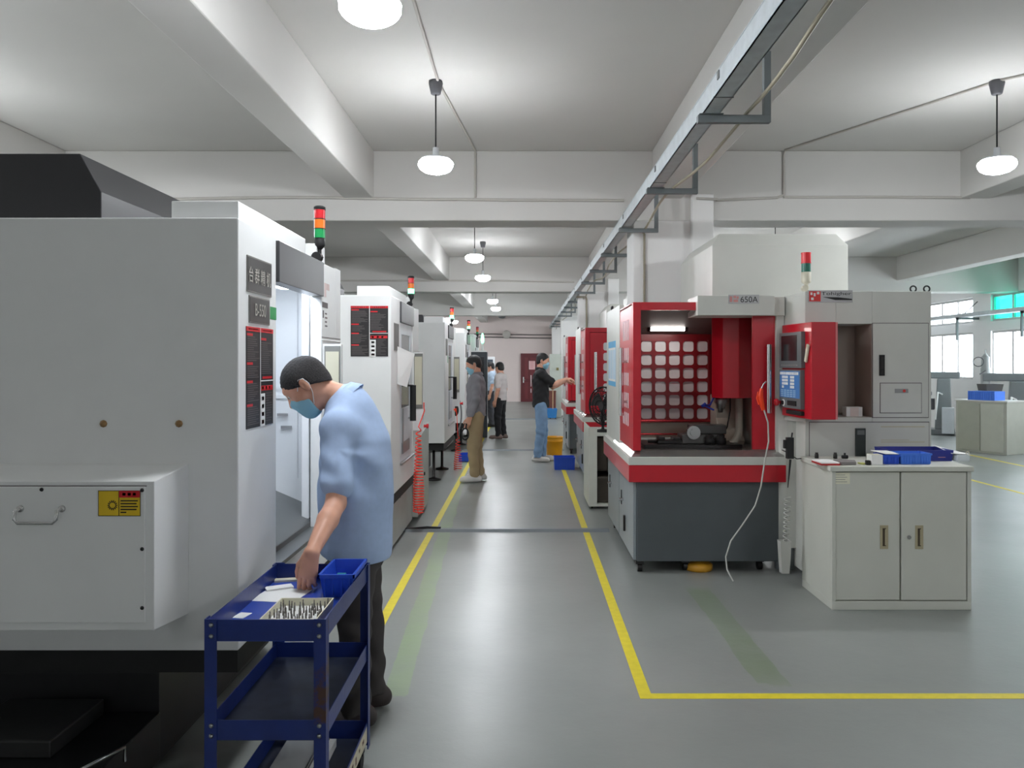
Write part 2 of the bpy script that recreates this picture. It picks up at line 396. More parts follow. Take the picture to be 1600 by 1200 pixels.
MB(r).tube([(x, 16.185, 3.262-.03*max(0, math.sin(x*.8+.4))) for x in xs], .016, n=6).build('conduit_pipe', GC, r)
r = thing('conduit', 'conduit from the right pendant lamp across the ceiling and down the first crossbeam', 'conduit', (3.6, 6.1, 3.74))
MB(r).tube([(4.4, 5.3, 3.742), (3.6, 6.06, 3.742), (2.62, 8.05, 3.742), (2.62, 8.085, 3.70), (2.62, 8.085, 3.30), (2.55, 8.085, 3.27), (1.93, 8.085, 3.245), (1.93, 8.02, 3.24), (1.72, 8.02, 3.25)], .013, n=6).tube([(2.62, 8.085, 3.275), (3.6, 8.085, 3.277), (4.5, 8.085, 3.27)], .013, n=6).build('conduit_pipe', GC, r)
r = thing('conduit', 'ceiling conduit running between the pendant lamps over the aisle', 'conduit', (-.62, 3.4, 3.74))
MB(r).tube([(-.655, 2.5, 3.744), (-.66, 6.1, 3.742), (-.50, 8.06, 3.742), (-.50, 8.085, 3.7), (-.50, 8.085, 3.27)], .012, n=6).build('conduit_pipe', GC, r)
r = thing('conduit', 'conduit loop from the tray down the face of the first column', 'conduit', (1.17, 8.1, 2.9))
MB(r).tube([(1.03, 8.09, 2.935), (1.2, 8.1, 2.935), (1.21, 8.1, 2.9), (1.21, 8.1, .2)], .013, n=6).build('conduit_pipe', mat('tan_conduit', (150, 142, 124), .55), r)
r = thing('conduit', 'conduit down the face of the second column beside the tray', 'conduit', (1.17, 16.2, 2.9))
MB(r).tube([(1.03, 16.19, 2.935), (1.24, 16.2, 2.935), (1.25, 16.2, 2.9), (1.25, 16.2, .2)], .02, n=6).build('conduit_pipe', mat('tan_conduit', (150, 142, 124), .55), r)
r = thing('conduit', 'pair of dark conduits sagging across the far wall above the door', 'conduit', (0, 32.97, 2.7))
for zz in (2.66, 2.79):
    m = MB(); m.o = Vector(r.location)
    m.tube([(-7+.4*k, 32.97, zz-.04*max(0, math.sin((k-14)*.25))) for k in range(24)], .025, n=6).build('conduit_pipe', mat('dark_conduit', (120, 112, 110), .6), r)
# round junction rings lying on the right crossbeam
r = thing('wall_fan', 'dark wall fan seen as a small knot on the far wall conduits', 'fan', (-.75, 32.9, 2.74))
MB(r).box(-.83, -.67, 32.86, 32.98, 2.68, 2.86).build('housing', mat('dark_conduit', (120, 112, 110), .6), r)
MB(r).lathe([(.0, 0), (.16, 0), (.17, .03), (.15, .05), (0, .05)], (-.75, 32.8, 2.76), axis=(0, -1, 0), n=16).build('guard', GC, r)

# cable tray along the window wall
r = thing('cable_tray', 'pale cable tray on brackets along the window wall', 'cable tray', (9.6, 14, 2.52))
MB(r).box(9.55, 9.75, 12, 26, 2.60, 2.68).build('trough', GALV, r)
for y in (13.2, 15.3, 17.6, 19.9, 22.2):
    m = MB(r); m.box(9.5, 9.999, y, y+.04, 2.55, 2.6).box(9.5, 9.54, y, y+.04, 2.1, 2.6)
    m.tube([(9.97, y+.02, 2.95), (9.56, y+.02, 2.57)], .012, n=6); m.build('bracket', BR, r)

# ---------------------------------------------------------------- posters and plates
PM = [POSTK, POSTR, POSTG, WHITEP, STICKY]
def poster(m, o, u, v, x0, x1, z0, z1, seed=1):
    """black notice with red headings, two columns of small print and a strip of pictograms"""
    rr = random.Random(seed); wd = x1-x0; h = z1-z0; n = Vector(u).cross(Vector(v)); o2 = Vector(o)
    m.panel(o, u, v, x0, x1, z0, z1, .002, 0)
    f = o2+n*.002
    def bar(a, b, c, d, k): m.panel(f, u, v, x0+a*wd, x0+b*wd, z0+c*h, z0+d*h, .0008, k)
    bar(0, .495, .955, 1, 1); bar(.51, 1, .955, 1, 1); bar(.495, .51, 0, 1, 3)
    bar(.51, 1, .455, .465, 3); bar(.58, .95, .48, .505, 1); bar(.53, .98, .36, .41, 1)
    bar(.56, .62, .37, .40, 4); bar(.7, .75, .37, .40, 3); bar(.82, .87, .37, .40, 3)
    for i in range(7): bar(.08+.05*i, .11+.05*i, .97, .985, 3); bar(.6+.05*i, .63+.05*i, .97, .985, 3)
    for t in (.925, .64, .46, .23): bar(.02, .22, t-.015, t+.01, 1)
    bar(.53, .72, .875, .90, 1)
    y = .90
    while y > .02:
        if all(abs(y-t) > .02 for t in (.925, .64, .46, .23)): bar(.03, .25+.22*rr.random(), y-.004, y+.004, 2)
        y -= .021
    y = .85
    while y > .52: bar(.53, .75+.2*rr.random(), y-.004, y+.004, 2); y -= .021
    bar(.52, .67, .0, .33, 3)
    for i, t in enumerate((.28, .2, .12, .04)):
        bar(.55, .64, t-.02, t+.02, (0, 0, 1, 1)[i])
    y = .33
    while y > .02: bar(.70, .8+.17*rr.random(), y-.004, y+.004, 2); y -= .026

# ---------------------------------------------------------------- white machining centres on the left
PLATE = mat('black_name_plate', (52, 50, 48), .35); PLT = mat('plate_lettering', (176, 172, 164), .4)
MXF = -1.075
NG = 'white machining centres left of the aisle'
def tower(parent, base, lit, name='signal_tower', small=1.0):
    """red-amber-green signal tower on a jointed foot"""
    x, y, z = base; k_ = .78; T_ = lambda pr: [(r_*k_, h_*k_) for r_, h_ in pr]
    t = MB(parent); t.lathe(T_([(0, 0), (.03, 0), (.03, .012), (.012, .02), (.012, .045), (.03, .05)]), base, n=12)
    t.cyl((x-.013, y-.022, z+.039), (x-.013, y+.022, z+.039), .027, n=16); t.cyl((x, y, z+.047), (x, y, z+.08), .010, n=10)
    t.lathe(T_([(.012, .10), (.03, .12), (.036, .13), (.036, .18), (0, .18)]), base, n=18)
    f = t.build(name, RUB, parent)
    for k, (nm, mm) in enumerate((('green_lens', LITG if lit else LENSG), ('amber_lens', LENSA), ('red_lens', LENSR))):
        h = .18+.066*k
        MB(parent).lathe(T_([(0, h), (.038, h), (.038, h+.06), (0, h+.06)]), base, n=18, smooth=False).build(nm, mm, f)
        MB(parent).lathe(T_([(0, h+.06), (.040, h+.06), (.040, h+.066), (0, h+.066)]), base, n=18, smooth=False).build('ring', RUB, f)
    MB(parent).lathe(T_([(0, .378), (.040, .378), (.040, .392), (.03, .398), (0, .398)]), base, n=18).build('cap', RUB, f)
    return f
def left_machine(D, label, lit, opened=False, posters_side=True, guard=False, idx=0):
    r = thing('machining_centre', label, 'machine', (MXF, D, 0), group=NG)
    X = lambda a: MXF+a
    Y = lambda b: D+b
    def bx(m, x0, x1, y0, y1, z0, z1, k=0): return m.box(X(x0), X(x1), Y(y0), Y(y1), z0, z1, k)
    Ztop = 2.145
    m = MB(r)
    bx(m, -2.2, 0, 0, .46, .52, Ztop); bx(m, -2.2, -1.2, .46, 1.67, .52, Ztop); bx(m, -1.2, 0, 1.55, 1.67, .52, Ztop-.005)
    bx(m, -.06, 0, 1.23, 1.55, .73, Ztop-.012); bx(m, -1.2, 0, .46, 1.55, .52, .73); bx(m, -1.2, -.06, .46, 1.55, 2.02, Ztop-.005)
    m.build('body', MW, r, bevel=.006)
    m = MB(r); bx(m, -.055, .014, .462, 1.228, 1.95, 2.13); m.build('door_header', ANTH, r, bevel=.003)
    m = MB(r); bx(m, -.295, -.035, .10, 1.05, Ztop, 2.228); m.build('roof_cover', MW, r, bevel=.004)
    z = [(-1.94+MXF+1.075-1.075+.0, 0)]
    # dark motor housing standing on the roof
    m = MB(r); xa = MXF
    m.prism([(xa-2.1, Ztop-.2), (xa-.725, Ztop-.2), (xa-.725, 2.326), (xa-.815, 2.49), (xa-2.1, 2.49)], 'y', Y(.40), Y(1.55))
    m.build('motor_housing', BLACKM, r, bevel=.004)
    m = MB(r); bx(m, -1.95, -.02, .05, 1.62, .42, .52); m.build('skirt', RUB, r)
    m = MB(r); bx(m, -1.95, -.365, .15, 1.5, .03, .42); m.build('base', BLACKM, r)
    for fy in (.2, 1.3):
        m = MB(r); m.lathe([(0, 0), (.10, 0), (.10, .02), (.03, .035), (.02, .05), (.02, .42), (0, .42)], (X(-.6 if idx == 0 else -.17), Y(fy), 0), n=18); m.build('levelling_foot', DARKST, r)
    m = MB(r); m.prism([(X(-.30), .30), (X(-.03), .40), (X(-.03), .42), (X(-.30), .42)], 'y', Y(.7), Y(1.62)); m.build('drain_tray', STEEL, r)
    # cavity lining and sill
    m = MB(r); bx(m, -.07, .02, .462, 1.228, .715, .735); bx(m, -.5, -.06, .462, 1.54, .73, .76)
    m.prism([(X(-.5), .76), (X(-.06), .76), (X(-.5), .95)], 'y', Y(.47), Y(1.54)); m.build('sill', STEEL if not opened else mat('oily_steel', (120, 122, 122), .35, .7), r, bevel=.003)
    m = MB(r); bx(m, -1.19, -.06, 1.525, 1.549, .76, 2.02)
    bx(m, -.8, -.19, 1.515, 1.525, 1.45, 1.47); bx(m, -.8, -.215, 1.512, 1.525, 1.40, 1.42); bx(m, -.215, -.205, 1.50, 1.525, .95, 2.02); bx(m, -.6, -.3, 1.45, 1.525, .80, .86)
    bx(m, -1.19, -1.18, .47, 1.54, .76, 2.02); m.build('cavity_lining', MWI, r)
    m = MB(r); bx(m, -.32, -.26, 1.505, 1.512, 1.30, 1.315); bx(m, -.30, -.24, 1.508, 1.516, 1.23, 1.245); m.build('cavity_tag', mat('tag_grey', (150, 150, 152), .5), r)
    # door
    if opened:
        m = MB(r); bx(m, -.115, -.075, 1.262, 1.50, .77, 1.98); m.build('sliding_door', MWI, r, bevel=.004)
        m = MB(r); bx(m, -.2, -.06, .5, 1.2, 1.985, 2.005); m.build('work_lamp', TUBEC, r)
        m = MB(r); m.tube([(X(-.12), Y(.60), 2.0), (X(-.12), Y(.63), 1.93), (X(-.13), Y(.72), 1.895), (X(-.14), Y(.8), 1.92), (X(-.14), Y(.84), 2.0)], .014); m.build('flexible_hose', mat('grey_hose', (120, 122, 124), .5), r)
    else:
        dr = MB(r); bx(dr, -.04, -.005, .465, 1.225, .735, 1.2); bx(dr, -.04, -.005, .465, .58, 1.2, 1.95); bx(dr, -.04, -.005, 1.10, 1.225, 1.2, 1.95); bx(dr, -.04, -.005, .58, 1.10, 1.85, 1.95)
        dr = dr.build('sliding_door', mat('white_door_paint', (214, 219, 224), .4), r, bevel=.003)
        m = MB(r); bx(m, -.032, -.012, .58, 1.10, .92 if idx == 1 else 1.2, 1.85); m.build('door_window', mat('dark_door_glass', (66, 68, 72), .12), dr)
        m = MB(r); y1 = .76
        m.cyl((X(.07), Y(y1), 1.08), (X(.07), Y(y1), 1.40), .028, n=14); m.build('handle_grip', RUB, dr)
        m = MB(r)
        for zz in (1.09, 1.39): m.tube([(X(.07), Y(y1), zz), (X(.075), Y(y1+.06), zz), (X(.05), Y(y1+.2), zz), (X(-.01), Y(y1+.22), zz)], .009)
        m.build('handle_bracket', CHROME, dr)
        m = MB(r); bx(m, -.004, .002, .58, 1.02, .80, .90); bx(m, -.004, .006, .60, .64, .80, 1.20); m.build('door_rail', STEEL, dr)
    # control column
    m = MB(r); bx(m, .0, .004, 1.235, 1.66, 1.72, 1.724); bx(m, 0, .10, 1.25, 1.285, .95, 1.70)
    cp = m.build('control_panel', MW, r, bevel=.008)
    m = MB(r); bx(m, .012, .096, 1.243, 1.25, 1.16, 1.69); m.build('screen_frame', mat('panel_grey', (120, 120, 116), .4), cp)
    m = MB(r); bx(m, .019, .089, 1.240, 1.243, 1.2, 1.66); m.build('notice_sheet', mat('yellowed_sheet', (196, 192, 170), .6), cp)
    m = MB(r); bx(m, .012, .09, 1.285, 1.288, 1.36, 1.66, 0); bx(m, .012, .09, 1.285, 1.288, 1.02, 1.31, 1)
    m.build('screen', [SCREEN, mat('keypad_grey', (150, 152, 150), .5)], cp)
    m = MB(r); m.cyl((X(.1), Y(1.3), .99), (X(.125), Y(1.3), .99), .014).cyl((X(.125), Y(1.3), .99), (X(.145), Y(1.3), .99), .022); m.build('emergency_button', LENSR, cp)
    m = MB(r); bx(m, -.16, -.03, 1.25, 1.42, Ztop-.02, 2.235); m.build('junction_box', MW, r, bevel=.004)
    tower(r, (X(-.02), Y(1.27), Ztop-.02), lit)
    # plates and stickers on the front column
    if idx == 0:
        m = MB(r); o = (MXF, D, 0); u = (0, 1, 0); v = (0, 0, 1)
        m.panel(o, u, v, .089, .385, 1.877, 2.018, .004, 1); m.panel((MXF+.004, D, 0), u, v, .095, .379, 1.883, 2.012, .001, 0)
        m.text('台 群 精 机', (MXF+.005, D+.105, 1.915), u, v, .062, 2, width=.262)
        m.panel(o, u, v, .112, .36, 1.757, 1.864, .004, 1); m.panel((MXF+.004, D, 0), u, v, .118, .354, 1.763, 1.858, .001, 0)
        m.text('B-550', (MXF+.005, D+.175, 1.787), u, v, .05, 2, width=.13)
        m.build('name_plate', [PLATE, mat('plate_edge', (130, 128, 124), .35, .5), PLT], r)
        m = MB(r); poster(m, (MXF, D, 0), (0, 1, 0), (0, 0, 1), .082, .41, 1.343, 1.742, 3); m.build('warning_notice', PM, r)
        m = MB(r); m.panel((MXF, D, 0), (0, 1, 0), (0, 0, 1), .376, .458, 1.785, 1.838, .001); m.build('green_label', GREENS, r)
        m = MB(r); o = (MXF, D, 0)
        m.panel(o, u, v, 1.235, 1.36, 1.78, 1.925, .001, 0); m.panel((MXF+.001, D, 0), u, v, 1.24, 1.36, 1.895, 1.925, .0006, 1)
        for k in range(4): m.panel((MXF+.001, D, 0), u, v, 1.30, 1.35-.01*(k % 2), 1.795+.022*k, 1.803+.022*k, .0006, 1)
        m.panel((MXF+.001, D, 0), u, v, 1.25, 1.275, 1.84, 1.88, .0006, 1)
        m.build('information_sheet', [WHITEP, POSTG], r)
        m = MB(r); m.panel(o, u, v, 1.29, 1.33, 1.955, 2.03, .0006, 0).panel(o, u, v, 1.335, 1.40, 1.995, 2.03, .0006, 0); m.build('faded_emblem', mat('faded_pink_print', (222, 200, 196), .6), r)
        m = MB(r); bx(m, 0, .0015, 1.235, 1.66, 1.735, 1.739); m.build('panel_seam', POSTG, r)
    else:
        m = MB(r); m.panel((MXF, D, 0), (0, 1, 0), (0, 0, 1), .14, .38, 1.70, 1.93, .004, 1); m.panel((MXF+.004, D, 0), (0, 1, 0), (0, 0, 1), .146, .374, 1.706, 1.924, .001, 0)
        m.build('name_plate', [PLATE, mat('plate_edge', (130, 128, 124), .35, .5)], r)
        m = MB(r); m.panel((MXF, D, 0), (0, 1, 0), (0, 0, 1), .39, .458, 1.60, 1.70, .001); m.build('green_label', GREENS, r)
    if idx == 1:
        m = MB(r); poster(m, (0, D, 0), (1, 0, 0), (0, 0, 1), P(548, 0, D).x, P(606.5, 0, D).x, P(0, 557, D).z, P(0, 478, D).z, 5); m.build('warning_notice', PM, r)
        m = MB(r); bx(m, -.30, -.05, .2, 1.56, .04, .50); m.build('lower_panel', mat('base_pale_grey', (176, 178, 176), .5), r)
        m = MB(r); m.prism([(Y(1.60), .05), (Y(2.52), .05), (Y(2.52), .93), (Y(1.60), .82)], 'x', X(-.5), X(.0)); m.build('side_cabinet', mat('cabinet_grey_green', (184, 188, 182), .5), r, bevel=.004)
        m = MB(r); m.cyl((X(0), Y(2.1), .42), (X(.012), Y(2.1), .42), .018); m.build('cabinet_lock', RUB, r)
        m = MB(r); bx(m, 0, .03, 1.7, 1.76, 1.42, 1.5, 0); bx(m, -.02, .0, 1.6, 1.9, .9, 1.72, 1); bx(m, 0, .002, 1.68, 1.85, 1.25, 1.36, 2); bx(m, 0, .002, 1.68, 1.85, 1.36, 1.39, 3); m.build('air_valve', [ORNG, MW, STICKY, LENSR], r)
    if guard:
        m = MB(r); xr = -1.26
        m.prism([(2.72, .69), (3.0, .66), (3.0, 1.222), (2.72, 1.197)], 'x', -3.2, xr); g = m.build('guard_box', MW, r, bevel=.003)
        m = MB(r); m.box(-3.15, P(228, 0, 2.72).x, 2.712, 2.72, P(0, 972, 2.72).z, P(0, 760, 2.72).z); m.build('cover_plate', MW, g, bevel=.002)
        m = MB(r); m.box(-3.16, P(229.5, 0, 2.72).x, 2.7185, 2.7205, P(0, 760, 2.72).z, P(0, 758.5, 2.72).z); m.build('cover_gap', POSTG, g)
        for px, py in ((65, 765), (222, 766), (222, 858), (222, 950), (-60, 765)):
            c = P(px, py, 2.712); m = MB(r); m.lathe([(0, .006), (.004, .006), (.007, .0), (0, 0)], c, axis=(0, -1, 0), n=10); m.build('screw', RUB, g)
        a = P(32, 795, 2.712); b = P(97, 795, 2.712); m = MB(r)
        m.tube([a, a+V(0, -.03, -.002), a+V(0, -.035, -.03), a+V(.012, -.035, -.042), b+V(-.012, -.035, -.042), b+V(0, -.035, -.03), b+V(0, -.03, -.002), b], .006)
        for e in (a, b): m.lathe([(0, .008), (.011, .006), (.012, 0), (0, 0)], e, axis=(0, -1, 0), n=12)
        m.build('pull_handle', CHROME, g)
        o = P(153.5, 806.5, 2.711); s = 2.72/FPX; m = MB(r); u = (1, 0, 0); v = (0, 0, 1)
        def q(a, b, c, d_, k, t=.0006): m.panel(o+V(0, -.0006, 0) if k != 4 else o, u, v, a*s, b*s, c*s, d_*s, t, k)
        m.panel(o, u, v, 0, 66*s, 0, 40*s, .0006, 0); m.panel(o+V(0, -.0006, 0), u, v, 1*s, 65*s, 1*s, 39*s, .0004, 4)
        def q2(a, b, c, d_, k): m.panel(o+V(0, -.001, 0), u, v, a*s, b*s, c*s, d_*s, .0005, k)
        q2(32.5, 65, 29, 39.5, 1); q2(32, 33, 1, 39, 0)
        for k in range(5): q2(35, 62-(18 if k == 0 else 2*(k % 2)), 5+4.5*k, 7+4.5*k, 0)
        for k in range(3): q2(38+8*k, 43+8*k, 32, 36.5, (3, 0, 0)[k])
        cc = o+V(22.5*s, -.001, 17*s)
        for k in range(14):
            an = 2*PI*k/14
            m.obox(cc+V(math.cos(an)*6.6*s, 0, math.sin(an)*6.6*s), V(math.cos(an)*1.2*s, 0, math.sin(an)*1.2*s), V(0, .0004, 0), V(-math.sin(an)*.7*s, 0, math.cos(an)*.7*s), 0)
        m.tube([cc+V(math.cos(2*PI*k/20)*5*s, 0, math.sin(2*PI*k/20)*5*s) for k in range(20)], .0012, n=5, m=0, closed=True)
        m.build('hazard_sticker', [RUB, POSTR, POSTG, WHITEP, STICKY], g)
        for px, py in ((162, 662), (280, 662)):
            c = P(px, py, 3.0); m = MB(r); m.lathe([(0, .014), (.006, .014), (.010, .006), (.014, .004), (.014, 0), (0, 0)], c, axis=(0, -1, 0), n=8); m.build('bolt', mat('brass_bolt', (150, 120, 84), .35, .8), r)
    return r
mach = [
    left_machine(3.0, 'nearest white machining centre with open lit door and B-550 plate, beside the bent worker', False, opened=True, guard=True, idx=0),
    left_machine(6.43, 'second white machining centre, with black and red notice on its side', True, idx=1),
    left_machine(10.74, 'third white machining centre, lit green signal lamp, beside the man in grey jacket', True, idx=2),
    left_machine(14.35, 'fourth white machining centre from the camera, just behind the head of the man in grey', True, idx=3),
    left_machine(17.2, 'fifth white machining centre, almost hidden, only its unlit signal lamp shows', False, idx=4)]
# coolant tank pulled out under the nearest machine
r = thing('coolant_tank', 'low dark metal chip tank with wire handles on the floor under the nearest machine', 'tank', (-2.0, 2.9, 0))
m = MB(r); m.box(-2.7, -1.42, 2.52, 3.12, .05, .24); m.build('tank', mat('oily_black_metal', (40, 40, 41), .3, .4), r, bevel=.006)
m = MB(r); m.box(-2.0, -1.63, 2.75, 3.1, .24, .30); m.build('pump_cover', mat('oily_grey_metal', (66, 66, 66), .35, .4), r, bevel=.006)
for xx in (-1.98, -1.40):
    m = MB(r); m.tube([(xx-.06, 2.54, .236), (xx-.055, 2.54, .285), (xx+.03, 2.74, .285), (xx+.03, 2.74, .236)], .006); m.build('wire_handle', CHROME, r)
for xx in (-2.5, -1.55):
    for yy in (2.6, 3.0):
        m = MB(r); m.cyl((xx-.012, yy, .025), (xx+.012, yy, .025), .025, n=12); m.build('caster', RUB, r)

# coiled air hoses
def coil(name, label, top, zt, zb, rad, turns, x, y):
    r = thing(name, label, 'hose', (x, y, zb), group='red coiled air hoses on the machines')
    pts = [top, top+V(.015, .0, -.06)]
    n = turns*14
    pts.append(V(x, y, zt+.03))
    for i in range(n+1):
        t = i/n; a = 2*PI*turns*t; q = rad*(0.45+.55*min(1, t*1.6))
        pts.append(V(x+q*math.cos(a), y+q*math.sin(a), zt+(zb-zt)*t**.8))
    pts += [V(x, y, zb-.02), V(x-.02, y+.03, zb+.05)]
    MB(r).tube(pts, .0055, n=6).build('coil', CORAL, r)
    m = MB(r); m.cyl(top+V(-.03, 0, .0), top+V(.005, 0, 0), .013, n=10).cyl(top+V(0, 0, .02), top+V(.0, 0, -.03), .014, n=10); m.build('air_gun', ORNG, r)
    return r
D = 7.5; coil('coiled_air_hose', 'long red coiled air hose hanging nearest, beside the black door handle', P(659, 632, 7.7)+V(.012, 0, 0), P(0, 672, D).z, P(0, 800, D).z, .05, 26, P(654, 0, D).x, D)
D = 12.0; coil('coiled_air_hose', 'red coiled air hose hanging in front of the third machine near the man in grey', P(711, 640, D)+V(.01, 0, 0), P(0, 684, D).z, P(0, 741, D).z, .06, 15, P(712.5, 0, D).x+.028, D)
D = 14.9; coil('coiled_air_hose', 'small red coiled air hose just behind the legs of the man in grey', P(733, 640, D), P(0, 665, D).z, P(0, 705, D).z, .07, 10, P(735.5, 0, D).x, D)
# grey suction hose and spray can hung on the third machine
r = thing('flexible_hose', 'black and chrome loop of hose hanging on the third machine front', 'hose', P(714, 640, 12.4))
pts = []
for k in range(17):
    a = -PI/2+PI*k/16; pts.append(P(712+9*math.cos(a), 647-28*math.sin(a), 12.4))
MB(r).tube(pts, .012, n=8).build('hose', mat('grey_hose', (120, 122, 124), .5), r)
MB(r).ell(P(712, 641, 12.35), (.05, .05, .09)).cyl(P(711, 630, 12.35), P(711, 622, 12.35), .02).build('spray_nozzle', DARKST, r)
r = thing('paper_sheet', 'white paper sheet hanging askew on the second machine door', 'paper', P(620, 542, 6.9))
D1 = 6.72; a = P(620, 541, D1); b = P(648, 553, 7.0); c = P(636, 605, 6.9); d = P(619, 600, D1)
for q in (a, d): q.x = MXF+.004
m = MB(r); n_ = (b-a).cross(d-a).normalized()*.001
m.add([a, b, c, d, a+n_, b+n_, c+n_, d+n_], [(0, 1, 2, 3), (7, 6, 5, 4), (0, 4, 5, 1), (1, 5, 6, 2), (2, 6, 7, 3), (3, 7, 4, 0)]); m.build('sheet', WHITEP, r)
# blue crate under the third machine
r = thing('storage_crate', 'small blue crate on the floor behind the hanging red hose', 'crate', (P(727, 0, 13.0).x, 13.0, 0))
m = MB(r); x = r.location.x; m.tray(x-.10, x+.06, 12.9, 13.3, .01, .11, .006); m.build('crate', BIN, r)
# dark control stand and white monitor farther along
r = thing('control_stand', 'tall black machine control cabinet with green-lit keys behind the man in grey', 'control cabinet', (-.98, 16.9, 0))
m = MB(r); m.box(-1.17, -.795, 16.9, 17.17, .02, 1.83); m.build('cabinet', mat('black_cabinet', (44, 50, 56), .4), r, bevel=.01)
m = MB(r); m.box(-1.175, -.82, 16.88, 17.1, 1.83, 1.86); m.build('top_edge', WHITEP, r)
m = MB(r); m.box(-1.1, -.86, 16.893, 16.9, 1.3, 1.72); m.build('screen', SCREEN, r)
m = MB(r); m.box(-.96, -.86, 16.89, 16.9, 1.18, 1.30, 0)
for k in range(5):
    for j in range(3): m.box(-.955+.02*k, -.942+.02*k, 16.886, 16.89, 1.19+.035*j, 1.215+.035*j, 1 if j else 2)
m.build('keypad', [mat('keypad_blue', (80, 130, 160), .5), WHITEP, LITG], r)
m = MB(r); m.lathe([(0, 0), (.03, 0), (.022, .1), (.02, .16), (0, .16)], (-.90, 17.0, 1.86), n=12); s = m.build('signal_lamp', WHITEP, r)
m = MB(r); m.lathe([(0, .16), (.025, .16), (.04, .22), (.03, .30), (.018, .36), (0, .37)], (-.90, 17.0, 1.86), n=12); m.build('lit_lens', LITG, s)
r = thing('monitor_stand', 'white framed machine monitor above the heads of the two far workers', 'monitor', (-.88, 21.2, 0))
m = MB(r); m.box(-1.02, -.80, 21.2, 21.4, 1.1, 1.76).box(-.95, -.85, 21.25, 21.35, .0, 1.1); m.build('frame', MWI, r, bevel=.01)
m = MB(r); m.box(-1.0, -.845, 21.19, 21.2, 1.42, 1.69); m.build('screen', mat('monitor_glass', (70, 78, 88), .2), r)
# ---------------------------------------------------------------- red and off-white milling machines on the right
RG = 'red engraving and milling machines right of the aisle'
BEIGE = mat('beige_casting', (178, 172, 158), .45); LOGO_R = mat('emblem_red', (214, 52, 48), .5); LOGO_S = mat('badge_silver', (160, 160, 160), .35, .4)
CHUTE = mat('shiny_tray_steel', (190, 192, 190), .25, .9)
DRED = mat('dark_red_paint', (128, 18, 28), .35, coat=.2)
FROST = mat('frosted_white_pane', (226, 228, 230), .5)
CLEARP = glass_mat('clear_grid_pane', (238, 240, 242), .9)
def rgrid(m, o, u, v, w, h, nx, ny, hole, t, m_frame=0, m_pane=1, rad=.25):
    """plate with nx x ny round-cornered openings, and a pale pane set in each"""
    o = Vector(o); u = Vector(u); v = Vector(v); n = u.cross(v); cw = w/nx; ch = h/ny; K = 3
    for i in range(nx):
        for j in range(ny):
            c = o+u*(i+.5)*cw+v*(j+.5)*ch
            hx = cw*hole/2; hy = ch*hole/2; rd = min(hx, hy)*rad*2
            inner = []; outer = []
            for qx, qy, a0 in ((1, 1, 0), (-1, 1, 90), (-1, -1, 180), (1, -1, 270)):
                for k in range(K+1):
                    a = math.radians(a0+90*k/K)
                    inner.append((qx*(hx-rd)+rd*math.cos(a), qy*(hy-rd)+rd*math.sin(a)))
                    outer.append((qx*cw/2, qy*ch/2) if k in (1, 2) else ((qx*cw/2, inner[-1][1]) if (k == 0) == (qx*qy > 0) else (inner[-1][0], qy*ch/2)))
            N = len(inner); vs = []
            for z in (t, 0):
                vs += [c+u*a+v*b+n*z for a, b in outer]+[c+u*a+v*b+n*z for a, b in inner]
            fs = []
            for k in range(N):
                l = (k+1) % N
                fs += [(k, l, N+l, N+k), (N+k, N+l, 3*N+l, 3*N+k), (2*N+l, 2*N+k, 3*N+k, 3*N+l), (l, k, 2*N+k, 2*N+l)]
            m.add(vs, fs, m_frame)
            m.panel(c, u, v, -hx*.99, hx*.99, -hy*.99, hy*.99, t*.3, m_pane)
